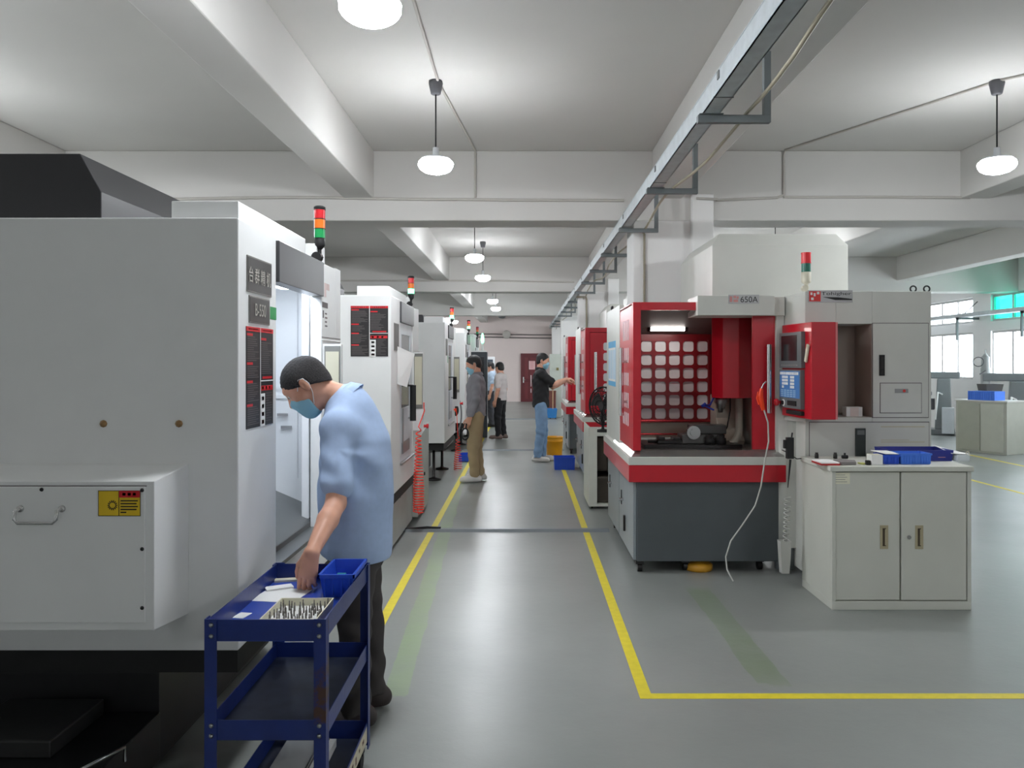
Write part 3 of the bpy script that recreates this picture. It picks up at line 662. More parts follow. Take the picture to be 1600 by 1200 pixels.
def right_machine(x0, y0, label, near=False):
    r = thing('milling_machine', label, 'machine', (x0, y0, 0), group=RG)
    def bx(m, a, b, c, d, e, f, k=0): return m.box(x0+a, x0+b, y0+c, y0+d, e, f, k)
    # lower cabinet
    m = MB(r); bx(m, .03, 1.14, .02, 1.85, .09, .705); m.build('base_cabinet', GREYB, r, bevel=.006)
    DP = mat('side_lit_grey', (138, 146, 150), .35)  # base cabinet grey, lightened in colour for the light on this side
    for a, b in ((.03, .93), (.95, 1.85)):
        m = MB(r); bx(m, .005, .03, a, b, .10, .69); dd = m.build('base_door', DP, r, bevel=.004)
        ym = b-.18
        m = MB(r); bx(m, -.002, .006, ym-.012, ym+.012, .40, .52); m.build('slot', RUB, dd)
        m = MB(r); m.cyl((x0+.005, y0+ym-.12, .46), (x0-.03, y0+ym-.12, .46), .012, n=10); m.build('knob', CHROME, dd)
    m = MB(r); bx(m, -.012, .006, .50, .53, .22, .35); m.build('latch', DARKST, r, bevel=.004)
    for cx, cy in ((.06, .08), (.42, .12), (.06, 1.7), (1.0, .15)):
        m = MB(r); m.cyl((x0+cx-.018, y0+cy, .034), (x0+cx+.018, y0+cy, .034), .034, n=14).box(x0+cx-.03, x0+cx+.03, y0+cy-.02, y0+cy+.02, .06, .092); m.build('caster', DARKST, r)
    # red and white band
    m = MB(r); m.prism([(x0-.035, y0-.03), (x0+1.15, y0-.03), (x0+1.15, y0+1.9), (x0-.035, y0+1.9)], 'z', .70, .828); m.build('red_band', RED, r, bevel=.003)
    m = MB(r); m.prism([(x0-.037, y0-.032), (x0+1.152, y0-.032), (x0+1.152, y0+1.9), (x0-.037, y0+1.9)], 'z', .829, .89); m.build('white_band', RW, r, bevel=.003)
    # steel splash tray, sloping inwards
    m = MB(r); A = [(x0-.02, y0-.02, .891), (x0+1.14, y0-.02, .891), (x0+1.14, y0+.035, .935), (x0+.03, y0+.035, .935), (x0+.03, y0+1.2, .935), (x0-.02, y0+1.2, .891)]
    B = [(p[0], p[1], .889) for p in A]
    m.add(A+B, [(0, 1, 2, 3), (0, 3, 4, 5), (11, 10, 9, 6), (9, 8, 7, 6), (0, 6, 7, 1), (1, 7, 8, 2), (2, 8, 9, 3), (3, 9, 10, 4), (4, 10, 11, 5), (5, 11, 6, 0)])
    bx(m, .03, 1.12, .035, 1.19, .889, .905); m.build('splash_tray', CHUTE, r)
    # enclosure: corner post, beams, rear wall
    m = MB(r); bx(m, 0, .06, 0, .055, .935, 2.06); bx(m, .06, .62, 0, .055, 2.0, 2.06); bx(m, 0, .04, .055, .08, .935, 2.06); bx(m, 0, .04, .8, .84, .935, 2.06)
    bx(m, 0, .62, .055, 1.2, 2.035, 2.06)
    m.build('red_frame', RED, r, bevel=.003)
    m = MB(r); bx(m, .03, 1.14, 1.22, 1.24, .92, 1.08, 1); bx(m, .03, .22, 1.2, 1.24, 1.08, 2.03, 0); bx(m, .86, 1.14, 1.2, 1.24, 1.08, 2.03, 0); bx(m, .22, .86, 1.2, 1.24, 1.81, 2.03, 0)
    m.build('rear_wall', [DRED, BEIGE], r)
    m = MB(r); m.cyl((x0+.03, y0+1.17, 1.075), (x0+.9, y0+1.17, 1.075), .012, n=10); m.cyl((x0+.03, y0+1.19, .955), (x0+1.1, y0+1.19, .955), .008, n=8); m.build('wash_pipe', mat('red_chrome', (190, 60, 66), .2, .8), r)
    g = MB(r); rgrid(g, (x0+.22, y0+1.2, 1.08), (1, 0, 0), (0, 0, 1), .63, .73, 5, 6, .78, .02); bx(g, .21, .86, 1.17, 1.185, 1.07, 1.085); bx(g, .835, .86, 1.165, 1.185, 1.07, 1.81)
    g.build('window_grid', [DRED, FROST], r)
    # left door with slots and handle
    m = MB(r); bx(m, .0, .028, .082, .798, .937, 2.055); dl = m.build('side_door', RED, r, bevel=.003)
    m = MB(r)
    for zz, hh in ((1.78, .16), (1.60, .12), (1.42, .10), (1.24, .12), (1.10, .10)):
        for k in range(4):
            c = .28+.10*k; bx(m, -.0025, .001, c-.014, c+.014, zz-.0-.02*k*0, zz+hh, 0)
    m.build('slot_panes', FROST, dl)
    hy = .32
    m = MB(r); m.cyl((x0-.05, y0+hy, 1.18), (x0-.05, y0+hy, 1.72), .019, n=14)
    for zz in (1.29, 1.61): m.cyl((x0-.05, y0+hy, zz), (x0+.002, y0+hy, zz), .011, n=10)
    m.build('door_handle', CHROME, dl)
    m = MB(r); bx(m, -.004, .035, .842, 1.9, .892, 2.10); m.build('side_panel', RW, r, bevel=.004)
    m = MB(r); m.tube([(x0+.01, y0+1.5, 2.10), (x0+.01, y0+1.5, 2.13), (x0+.01, y0+1.58, 2.13), (x0+.01, y0+1.58, 2.10)], .009); m.build('lifting_eye', RUB, r)
    if near:
        m = MB(r); o = (x0-.004, y0, 0); u = (0, -1, 0); v = (0, 0, 1); m.panel(o, u, v, -1.74, -1.12, 1.385, 1.80, .001, 0)
        m.panel((x0-.005, y0, 0), u, v, -1.72, -1.14, 1.43, 1.74, .0006, 1)
        for k in range(3): m.panel((x0-.0056, y0, 0), u, v, -1.70+.19*k, -1.55+.19*k, 1.45, 1.72, .0004, 2)
        m.build('instruction_sheet', [mat('sheet_blue', (92, 176, 222), .6), WHITEP, mat('pale_blue_print', (196, 220, 238), .7)], r)
    # ceiling of the enclosure with its work lamp
    m = MB(r); m.add([(x0+.06, y0+.06, 2.03), (x0+1.12, y0+.06, 2.03), (x0+1.12, y0+1.19, 1.86), (x0+.06, y0+1.19, 1.86), (x0+.06, y0+.06, 2.034), (x0+1.12, y0+.06, 2.034), (x0+1.12, y0+1.19, 2.034), (x0+.06, y0+1.19, 2.034)],
        [(0, 1, 2, 3), (7, 6, 5, 4), (0, 4, 5, 1), (1, 5, 6, 2), (2, 6, 7, 3), (3, 7, 4, 0)]); m.build('inner_roof', mat('stained_steel', (96, 97, 92), .55, .2), r)
    if near:
        m = MB(r); m.cyl((x0+.27, y0+.90, 1.905), (x0+.57, y0+.90, 1.905), .028, n=16); m.build('work_lamp', TUBEM, r)
        for xa_ in (.245, .568): MB(r).cyl((x0+xa_, y0+.90, 1.905), (x0+xa_+.027, y0+.90, 1.905), .033, n=16).build('lamp_cap', RUB, r)
    # spindle cover, head and column
    m = MB(r); c = [(x0+.705, y0+.47), (x0+.775, y0+.38), (x0+.90, y0+.36), (x0+1.03, y0+.46), (x0+1.06, y0+1.1), (x0+.87, y0+1.1)]
    m.prism(c, 'z', 1.315, 2.0); m.build('spindle_cover', RED, r, bevel=.004)
    if near:
        cx, cy = x0+.815, y0+.62
        m = MB(r); m.lathe([(0, 1.32), (.055, 1.32), (.055, 1.27), (.04, 1.255), (.036, 1.22), (.022, 1.215), (.018, 1.185), (.0, 1.185)], (cx, cy, 0), n=20); m.build('spindle', STEEL, r)
        m = MB(r); m.tube([(cx-.06, cy-.02, 1.315), (cx-.10, cy-.05, 1.25), (cx-.16, cy-.07, 1.25), (cx-.07, cy-.06, 1.21)], .008); m.tube([(cx-.14, cy-.06, 1.262), (cx-.17, cy-.07, 1.24)], .014); m.build('coolant_nozzle', mat('nozzle_blue', (40, 60, 170), .4), r)
        m = MB(r); m.tube([(cx+.08, cy, 1.315), (cx+.09, cy+.04, 1.2), (cx+.07, cy+.06, 1.06), (cx+.03, cy+.06, .99)], .006); m.build('air_line', RUB, r)
        m = MB(r); prof = [(x0+.72, 1.32), (x0+1.02, 1.32), (x0+1.02, .95), (x0+.92, .90), (x0+.80, .92)]
        pr = [(y0+.95, 1.32), (y0+1.15, 1.32), (y0+1.15, .905), (y0+.75, .905), (y0+.72, .94), (y0+.85, 1.02), (y0+.93, 1.12)]
        m.prism(pr, 'x', x0+.85, x0+1.05); m.build('column_casting', BEIGE, r, bevel=.01)
        m = MB(r); pts = []
        for k in range(9):
            a = -PI/2*(k/8); pts.append((x0+.96+.08*math.cos(a)*1.0-.06, y0+.66+.0*k, 1.05+.13*math.sin(a)))
        m.tube([(x0+.98, y0+.66, 1.30)]+pts, .030, n=10); m.build('way_cover', BEIGE, r)
        # table, rotary unit and vice
        m = MB(r); bx(m, .15, .95, .45, .85, .905, .935); m.build('work_table', DARKST, r, bevel=.003)
        bx_ = MB(r); bx(bx_, .47, .80, .50, .72, .935, 1.01); bx(bx_, .55, .85, .56, .70, 1.01, 1.085); rt = bx_.build('rotary_unit', mat('rotary_grey', (92, 92, 90), .35, .5), r, bevel=.008)
        m = MB(r); m.cyl((x0+.56, y0+.47, 1.03), (x0+.56, y0+.52, 1.03), .055, n=24).cyl((x0+.56, y0+.455, 1.03), (x0+.56, y0+.48, 1.03), .03, n=16); m.build('face_plate', CHROME, rt)
        for qx in (.69, .78):
            m = MB(r); m.lathe([(0, .0), (.042, 0), (.042, .05), (.03, .055), (.03, .075), (.012, .08), (0, .08)], (x0+qx, y0+.47, .936), n=18); m.build('dial', RUB, rt)
        m = MB(r); bx(m, .27, .47, .50, .64, .935, .965); bx(m, .28, .33, .50, .64, .965, .99); bx(m, .40, .46, .50, .64, .965, .985); m.cyl((x0+.2, y0+.57, .952), (x0+.28, y0+.57, .952), .014); m.build('machine_vice', DARKST, r, bevel=.004)
    # front door: slid to the right on the near machine, shut on the others
    if near:
        m = MB(r); bx(m, .92, 1.095, .05, .08, .937, 1.97); dr = m.build('front_door', RED, r, bevel=.003); hx = 1.03; z0, z1 = 1.22, 1.74
    else:
        m = MB(r); bx(m, .062, .78, .004, .03, .937, 1.995); dr = m.build('front_door', RED, r, bevel=.003); hx = .13; z0, z1 = 1.22, 1.74
        g = MB(r); rgrid(g, (x0+.22, y0+.004, 1.08), (1, 0, 0), (0, 0, 1), .54, .80, 4, 6, .78, .01); g.build('window_grid', [RED, FROST], dr)
    yb = .05 if near else .004
    m = MB(r); m.cyl((x0+hx, y0+yb-.05, z0), (x0+hx, y0+yb-.05, z1), .02, n=14)
    for zz in (z0+.11, z1-.11): m.cyl((x0+hx, y0+yb-.05, zz), (x0+hx, y0+yb, zz), .012, n=10)
    m.build('door_handle', CHROME, dr)
    # header, post, hood
    m = MB(r); bx(m, .476, 1.055, -.06, .3, 1.957, 2.105); m.build('header', RW, r, bevel=.003)
    m = MB(r); bx(m, 1.09, 1.15, .02, .12, .89, 1.96); bx(m, 1.03, 1.15, .0, .3, 1.957, 2.10); bx(m, 1.12, 1.15, .12, 1.24, .89, 2.03); m.build('right_post', RW, r, bevel=.003)
    m = MB(r); xa, xb, ya, yb2, zt = x0+.727, x0+1.847, y0+.54, y0+1.88, 2.571
    vs = [(xa, ya, 2.03), (xb, ya, 2.03), (xb, yb2, 2.03), (xa, yb2, 2.03), (xa, ya, zt), (xb, ya, zt), (xb, yb2, zt), (xa, yb2, zt), (xa+.085, ya+.12, zt+.112), (xb-.055, ya+.12, zt+.112), (xb-.055, yb2-.05, zt+.112), (xa+.085, yb2-.05, zt+.112)]
    m.add(vs, [(3, 2, 1, 0), (0, 1, 5, 4), (1, 2, 6, 5), (2, 3, 7, 6), (3, 0, 4, 7), (4, 5, 9, 8), (5, 6, 10, 9), (6, 7, 11, 10), (7, 4, 8, 11), (8, 9, 10, 11)]); m.build('hood', RW, r, bevel=.003)
    # electrical cabinet with recess
    ex, ey = x0+1.23, y0-.21
    m = MB(r)
    def ebx(a, b, c, d, e, f, k=0): m.box(ex+a, ex+b, ey+c, ey+d, e, f, k)
    ebx(0, .2245, 0, .4, 1.165, 2.124); ebx(.2245, .49, .30, .4, 1.165, 2.124); ebx(.2245, .49, 0, .3, 1.885, 2.124); ebx(.2245, .49, 0, .3, 1.165, 1.202); ebx(.49, .922, 0, .4, 1.165, 2.124)
    ebx(0, .922, .4, .8, .06, 2.124); ebx(0, .922, 0, .4, .06, 1.165)
    m.prism([(ex-.08, ey+.25), (ex, ey), (ex, ey+.8), (ex-.08, ey+.8)], 'z', 1.165, 2.10)
    m.build('electrical_cabinet', RW, r, bevel=.003)
    m = MB(r); m.panel((ex+.3, ey+.299, 0), (1, 0, 0), (0, 0, 1), -.073, .187, 1.205, 1.882, .002); m.box(ex+.485, ex+.489, ey+.01, ey+.3, 1.205, 1.882); m.box(ex+.2255, ex+.2295, ey+.01, ey+.3, 1.205, 1.882); m.build('recess_lining', mat('beige_lining', (158, 146, 136), .6), r)
    if near:
        c = MB(r); c.lathe([(.0, .2), (.07, .2), (.07, 1.165), (0, 1.165)], (x0+1.165, ey+.27, 0), n=24).box(x0+1.165, ex+.02, ey+.2, ey+.34, .2, 1.165); c.build('pedestal', RW, r)
        c = MB(r); c.lathe([(.0, .03), (.073, .03), (.073, .2), (0, .2)], (x0+1.165, ey+.27, 0), n=24); c.build('pedestal_foot', mat('pedestal_grey', (120, 126, 128), .5), r)
        S = 5.85/FPX
        def ep(px, py): return Vector(((px-820)*S, ey, EYE-(py-567)*S))
        def eplate(m_, px0, px1, py0, py1, t=.003, k=0, off=0.0):
            a = ep(px0, py1); m_.panel((0, ey-off, 0), (1, 0, 0), (0, 0, 1), a.x, ep(px1, 0).x, a.z, ep(0, py0).z, t, k)
        m = MB(r); eplate(m, 1363.5, 1450, 505.5, 652, .006); d1 = m.build('cabinet_door', RW, r, bevel=.002)
        m = MB(r); eplate(m, 1362.5, 1451, 504.5, 653, .0015); m.build('door_gap', POSTG, d1)
        m = MB(r); eplate(m, 1374, 1439.5, 598, 645.5, .0015, 0, .006); eplate(m, 1375, 1438.5, 599, 644.5, .004, 1, .006); m.build('hatch', [POSTG, RW], d1)
        m = MB(r); eplate(m, 1397, 1418, 607.5, 614, .002, 0, .010); eplate(m, 1410, 1413, 609, 612.5, .001, 1, .012); m.cyl(ep(1411.5, 610.6)+V(0, -.012, 0), ep(1411.5, 610.6)+V(0, -.0145, 0), .011, n=12, m=1); m.build('badge', [LOGO_S, LOGO_R], d1)
        m = MB(r); eplate(m, 1373, 1381, 554.5, 587, .012, 0, .006); eplate(m, 1375, 1379, 558, 576, .003, 1, .018); eplate(m, 1375, 1379, 579, 585, .004, 1, .018); m.build('lock_handle', [RUB, DARKST], d1, bevel=.001)
        m = MB(r); eplate(m, 1265, 1451, 660, 732, .006); d2 = m.build('lower_panel', RW, r, bevel=.002)
        m = MB(r); eplate(m, 1264, 1452, 658.8, 732, .0015); m.build('panel_gap', POSTG, d2)
        m = MB(r); eplate(m, 1335.5, 1351, 669, 723, .014, 0, .006); eplate(m, 1337.5, 1349, 672, 679, .003, 1, .020); m.build('panel_handle', [mat('handle_dark_green', (56, 62, 58), .4), mat('handle_grey', (110, 114, 112), .4)], d2, bevel=.001)
        m = MB(r)
        for a, b, c, d_ in ((1376, 1444, 666, 667.5), (1376, 1444, 690, 691.2), (1376, 1420, 687, 688)): eplate(m, a, b, c, d_, .0008, 0, .006)
        m.build('rub_mark', mat('faint_yellow_scuff', (196, 188, 160), .6), d2)
        m = MB(r); eplate(m, 1262, 1332, 453.5, 472.5, .003, 0); eplate(m, 1264, 1282, 455, 471, .001, 1, .003)
        for a, b, c, d_ in ((1266, 1269, 457, 461), (1271, 1274, 458, 463), (1267, 1271, 465, 469), (1276, 1280, 456, 460)): eplate(m, a, b, c, d_, .0008, 3, .004)
        a = ep(1283, 463); m.text('Tohigher', (a.x, ey-.003, a.z+.002), (1, 0, 0), (0, 0, 1), .030, 2, t=.001, width=ep(1330, 0).x-a.x)
        m.prism([(ep(1285, 0).x, ep(0, 464).z), (ep(1310, 0).x, ep(0, 464.6).z), (ep(1331, 0).x, ep(0, 467).z), (ep(1331, 0).x, ep(0, 469).z), (ep(1305, 0).x, ep(0, 469).z)], 'y', ey-.0038, ey-.003, 2)
        m.build('brand_plate', [LOGO_S, LOGO_R, RUB, WHITEP], r)
        # model plate on the header
        S2 = (y0-.06)/FPX
        def hp(px, py): return Vector(((px-820)*S2, y0-.06, EYE-(py-567)*S2))
        m = MB(r); yy = y0-.06
        def hplate(px0, px1, py0, py1, t, k, off=0.0):
            a = hp(px0, py1); m.panel((0, yy-off, 0), (1, 0, 0), (0, 0, 1), a.x, hp(px1, 0).x, a.z, hp(0, py0).z, t, k)
        hplate(1138, 1186, 460.5, 474.5, .002, 0)
        for a, b, c, d_ in ((1140, 1144, 463, 472), (1146, 1150, 462, 466), (1146, 1153, 468, 472), (1151, 1154, 463, 467)): hplate(a, b, c, d_, .0008, 1, .002)
        a = hp(1157, 472.5); m.text('650A', (a.x, yy-.002, a.z), (1, 0, 0), (0, 0, 1), .044, 2, t=.001, width=hp(1184, 0).x-a.x); m.build('model_plate', [LOGO_S, mat('faded_emblem_red', (196, 130, 126), .5), RUB], r)
        # red control box
        bxp = [(1.949, 6.06), (1.989, 5.55), (2.158, 5.55), (2.175, 5.86), (2.06, 6.1)]
        m = MB(r); m.prism(bxp, 'z', 1.205, 1.884); cb = m.build('control_box', RED, r, bevel=.004)
        m = MB(r); m.box(2.158, 2.172, 5.552, 5.85, 1.207, 1.882); m.build('edge_strip', mat('pale_red_edge', (214, 120, 122), .4), cb)
        u = (V(1.989, 5.55, 0)-V(1.949, 6.06, 0)).normalized(); v = V(0, 0, 1); o = V(1.949, 6.06, 0)
        m = MB(r); m.panel(o, u, v, .02, .41, 1.563, 1.822, .03, 0); m.panel(o+u.cross(v)*.03, u, v, .06, .34, 1.615, 1.80, .002, 1)
        for k in range(10): m.panel(o+u.cross(v)*.03, u, v, .06+.03*k, .08+.03*k, 1.578, 1.588, .003, 2)
        m.build('screen', [mat('unit_grey', (104, 110, 112), .4), SCREEN, LOGO_S], cb, bevel=.002)
        m = MB(r); nn = u.cross(v); m.panel(o, u, v, .02, .40, 1.27, 1.55, .03, 0); m.panel(o+nn*.03, u, v, .035, .385, 1.345, 1.54, .002, 1)
        for k in range(9): m.panel(o+nn*.032, u, v, .045+.037*k, .073+.037*k, 1.513, 1.533, .003, 2)
        for j in range(4):
            for k in range(9):
                if (k in (1, 2, 3, 5, 6) and not (j == 3 and k in (2, 3))): m.panel(o+nn*.032, u, v, .045+.037*k, .075+.037*k, 1.487-.024*j, 1.505-.024*j, .003, 2)
        for j in range(4):
            for k in range(5): m.panel(o+nn*.032, u, v, .06+.055*k, .10+.055*k, 1.352+.014*j, 1.361+.014*j, .002, 3)
        m.cyl(o+u*.10+v*1.305+nn*.03, o+u*.10+v*1.305+nn*.034, .026, n=16, m=2); m.cyl(o+u*.10+v*1.305+nn*.034, o+u*.10+v*1.305+nn*.045, .016, n=16, m=4); m.panel(o+nn*.03, u, v, .18, .33, 1.29, 1.325, .006, 4)
        m.build('keypad', [mat('unit_grey', (104, 110, 112), .4), mat('keypad_blue_label', (66, 126, 190), .45), WHITEP, mat('key_light_blue', (150, 186, 216), .5), RUB], cb)
        m = MB(r); c = o+u*.055+v*1.305; m.cyl(c+nn*.03, c+nn*.05, .012, n=12).lathe([(.012, .05), (.026, .055), (.028, .07), (.02, .08), (0, .082)], c, axis=nn, n=16); m.build('emergency_button', LENSR, cb)
        m = MB(r); m.panel(o, u, v, .14, .40, 1.225, 1.255, .03, 0); m.build('usb_cover', RUB, cb, bevel=.006)
        m = MB(r); c = o+u*.46+v*1.66+nn*.012; w_ = (u*.35+v).normalized(); s_ = w_.cross(nn)
        m.obox(c, w_*.055, s_*.014, nn*.006); m.obox(c+w_*.06+s_*.009, w_*.012, s_*.005, nn*.006); m.obox(c+w_*.06-s_*.009, w_*.012, s_*.005, nn*.006); m.build('hanging_tag', CREAM, cb)
        # two-lens signal lamp
        b = (P(1259.5, 0, 6.0).x, 6.0, 2.10); m = MB(r); m.lathe([(0, 0), (.028, 0), (.028, .02), (.014, .03), (.014, .06), (.02, .065), (.014, .09), (.03, .10), (.036, .11), (.036, .18), (0, .18)], b, n=18)
        m.cyl((b[0]-.01, b[1]-.025, b[2]+.06), (b[0]-.01, b[1]+.025, b[2]+.06), .022, n=12); t = m.build('signal_tower', IVORY, r)
        m = MB(r); m.lathe([(0, .18), (.034, .18), (.034, .245), (0, .245)], b, n=18, smooth=False); m.build('green_lens', mat('dark_green_lens', (24, 110, 92), .3), t)
        m = MB(r); m.lathe([(0, .245), (.037, .245), (.037, .253), (.035, .253), (.035, .318), (.037, .318), (.037, .326), (0, .326)], b, n=18, smooth=False); m.build('red_lens', mat('bright_red_lens', (236, 40, 50), .3), t)
        for cx in (P(1448, 0, 5.95).x, P(1412, 0, 6.1).x):
            m = MB(r); zc = 2.15 if cx > 2.85 else 2.125
            m.tube([(cx+.022*math.cos(2*PI*k/16), 5.95 if cx > 2.85 else 6.1, zc+.022*math.sin(2*PI*k/16)) for k in range(16)], .006, closed=True); m.build('lifting_eye', RUB, r)
        # round adjustable foot
        m = MB(r); m.lathe([(0, .0), (.10, 0), (.108, .012), (.108, .045), (.09, .06), (.06, .065), (.03, .1), (0, .1)], (P(1092, 0, 6.18).x, 6.2, 0), n=24); m.build('yellow_foot', mat('ochre_paint', (206, 150, 40), .45), r)
    return r
right_machine(.82, 6.06, 'nearest red and white milling machine, marked 650A, with open front and grid window', True)
right_machine(.79, 10.45, 'second red milling machine, behind the black fan, with its red doors shut')
right_machine(.76, 14.05, 'third red milling machine, the one the man in black is touching')

# air gun, its hose, holder at the near machine
r = thing('air_gun', 'orange air blow gun hanging by the right red door of the nearest milling machine', 'air gun', P(1190, 622, 5.98))
D = 5.98
MB(r).tube([P(1190, 607, D), P(1188, 618, D), P(1190, 630, D), P(1193, 641, D)], [.012, .021, .02, .014], n=10).tube([P(1185, 612, D), P(1183, 622, D), P(1186, 632, D)], .008).build('handle', ORNG, r)
MB(r).tube([P(1190, 607, D), P(1193, 600, D), P(1197, 596, D)], .005).build('hook', STEEL, r)
HOSE = mat('clear_hose', (196, 196, 190), .25)
hp_ = [(1194, 641), (1200, 660), (1201, 690), (1195, 720), (1189, 760), (1180, 790), (1160, 820), (1142, 845), (1134, 870), (1136, 890), (1145, 906)]
MB(r).tube([P(a, b, D-.08-.0*i) for i, (a, b) in enumerate(hp_[:-1])]+[V(P(1145, 0, 5.85).x, 5.84, .006)], .006, n=8).build('hose', HOSE, r)
r = thing('tool_holder', 'black gripper tool hanging on a chain beside the low cabinet', 'tool', P(1233, 695, 5.7))
D = 5.7
m = MB(r); m.obox(P(1234, 700, D), V(.024, 0, 0), V(0, .02, 0), V(0, 0, .075)); m.obox(P(1229, 694, D), V(.02, 0, 0), V(0, .015, 0), V(0, 0, .03)); m.tube([P(1237, 683, D), P(1238, 676, D)], .006)
m.tube([P(1235, 718, D), P(1233, 740, D), P(1231, 762, D)], [.009, .006, .003]); m.build('grip', RUB, r, bevel=.004)
m = MB(r); m.tube([P(1222, 703, 5.95), P(1228, 706, D), P(1245, 717, D), P(1258, 716, 5.72), P(1275, 714, 5.7)], .004); m.build('chain', DARKST, r)
r = thing('coiled_tube', 'clear coiled plastic tube hanging between milling machine and low cabinet', 'tube', P(1230, 840, 5.75))
pts = []
for k in range(180):
    t = k/179; a = t*26*PI; z = P(0, 775+92*t, 5.78).z; pts.append((P(1231-4*t, 0, 5.72).x+.02*math.cos(a), 5.72+.02*math.sin(a), z))
m = MB(r); m.tube(pts, .004, n=5); m.build('coil', HOSE, r)
m = MB(r); m.tray(P(1215, 0, 5.75).x, P(1232, 0, 5.75).x, 5.68, 5.76, .10, .33, .003, taper=.012); m.build('clear_cup', HOSE, r)

# ---------------------------------------------------------------- fan, small cabinet, bucket, crate behind the near red machine
r = thing('side_cabinet', 'narrow pale cabinet with dark open side between the first two red machines', 'cabinet', (.84, 8.75, 0))
m = MB(r); m.box(.70, .715, 8.74, 9.5, .03, .90); m.box(.715, .98, 9.48, 9.5, .03, .84); m.box(.715, .98, 8.74, 9.5, .03, .06); m.box(.715, .98, 8.74, 9.5, .80, .83); m.box(.965, .98, 8.74, 9.5, .03, .8); m.box(.70, .79, 8.735, 8.745, .03, .90); m.build('body', mat('cabinet_pale_yellow', (212, 214, 204), .5), r, bevel=.003)
m = MB(r); m.box(.72, .96, 8.8, 9.45, .062, .35); m.box(.74, .92, 8.85, 9.3, .40, .79); m.build('contents', mat('oily_machine_parts', (74, 68, 60), .4, .3), r, bevel=.02)
for xx in (.74, .94):
    m = MB(r); m.cyl((xx-.01, 8.8, .016), (xx+.01, 8.8, .016), .016, n=10); m.build('foot', RUB, r)
r = thing('fan', 'black caged floor fan beside the nearest red machine, on the pale cabinet', 'fan', (.86, 8.95, .83))
cx, cy, cz, rad = .875, 8.95, 1.12, .21
ax = V(-.75, -.66, 0).normalized(); s_ = V(0, 0, 1).cross(ax); up = V(0, 0, 1)
m = MB(r)
for rr_, off in ((rad, 0), (rad*.8, .03), (rad*.55, .045), (rad*.3, .055), (rad, -.05), (rad*.6, -.07)):
    m.tube([V(cx, cy, cz)+s_*rr_*math.cos(2*PI*k/28)+up*rr_*math.sin(2*PI*k/28)+ax*off for k in range(28)], .005 if off else .009, n=5, closed=True)
for k in range(28):
    a = 2*PI*k/28; d_ = s_*math.cos(a)+up*math.sin(a)
    for sg in (1, -1): m.tube([V(cx, cy, cz)+d_*rad, V(cx, cy, cz)+d_*rad*.7+ax*.04*sg, V(cx, cy, cz)+d_*.05+ax*.055*sg], .003, n=4)
m.build('guard', RUB, r)
m = MB(r)
for k in range(3):
    for j in range(6):
        a0 = 2*PI*k/3+j*.18; a1 = a0+.18; t0 = (j/6-.5)*.05; t1 = ((j+1)/6-.5)*.05
        d0 = s_*math.cos(a0)+up*math.sin(a0); d1 = s_*math.cos(a1)+up*math.sin(a1); C = V(cx, cy, cz)
        q = [C+d0*.04+ax*t0, C+d0*.17+ax*t0, C+d1*.17+ax*t1, C+d1*.04+ax*t1]
        m.add(q+[p_+ax*.003 for p_ in q], [(3, 2, 1, 0), (4, 5, 6, 7), (0, 1, 5, 4), (1, 2, 6, 5), (2, 3, 7, 6), (3, 0, 4, 7)])
m.cyl(V(cx, cy, cz)-ax*.1, V(cx, cy, cz)+ax*.03, .045, n=14); m.build('blade_rotor', mat('fan_blade', (60, 58, 58), .4), r)
m = MB(r); m.lathe([(0, 0), (.12, 0), (.12, .015), (.02, .03), (.014, .05), (.014, .1), (0, .1)], (cx, cy+.02, .83), n=18); m.box(cx-.02, cx+.02, cy, cy+.1, .90, 1.1); m.build('stand', RUB, r)
r = thing('bucket', 'yellow plastic bucket on the floor right of the man in black', 'bucket', (P(866.5, 0, 13.4).x, 13.45, 0))
bxx = r.location.x
m = MB(r); m.lathe([(0, .005), (.115, .005), (.118, 0), (.125, .02), (.142, .28), (.146, .28), (.146, .30), (.139, .30), (.139, .345), (.150, .348), (.150, .362), (.135, .362), (.118, .03), (0, .03)], (bxx, 13.45, 0), n=28); m.build('body', YEL, r)
m = MB(r); m.tube([(bxx+.145*math.cos(a), 13.45-.04, .33-.12*math.sin(a)) for a in [PI*k/12 for k in range(13)]][0:13], .004, n=5); m.build('handle', STEEL, r)
def crate(r, x0, x1, y0, y1, z0, z1, mm, ribs=8, name='crate'):
    m = MB(r); m.tray(x0, x1, y0, y1, z0, z1, .004, taper=.006)
    for k in range(ribs+1):
        x = x0+.008+(x1-x0-.016)*k/ribs; m.box(x-.003, x+.003, y0-.001, y0+.004, z0+.005, z1-.012)
    m.box(x0-.004, x1+.004, y0-.004, y0+.002, z1-.012, z1); m.box(x0-.004, x1+.004, y1-.002, y1+.004, z1-.012, z1); m.box(x0-.004, x0+.002, y0, y1, z1-.012, z1); m.box(x1-.002, x1+.004, y0, y1, z1-.012, z1)
    return m.build(name, mm, r)
r = thing('storage_crate', 'blue plastic crate on the floor in front of the yellow bucket', 'crate', (.61, 12.0, 0))
crate(r, .44, .75, 11.95, 12.25, .0, .185, BIN)
r = thing('mop_bucket', 'small blue mop bucket on the far floor beside the grey cabinet', 'bucket', (.72, 22.7, 0))
m = MB(r); m.tray(.62, .92, 22.6, 23.0, .04, .30, .01, taper=.03); m.build('bucket', mat('bucket_blue', (50, 130, 200), .4), r)
m = MB(r); m.cyl((.7, 22.7, .02), (.74, 22.7, .02), .03, n=8).cyl((.85, 22.7, .02), (.89, 22.7, .02), .03, n=8); m.build('caster', RUB, r)
m = MB(r); m.tube([(.80, 22.8, .1), (.80, 22.82, 1.15)], .014, n=6); m.build('mop_handle', mat('wood_tan', (190, 160, 120), .6), r)
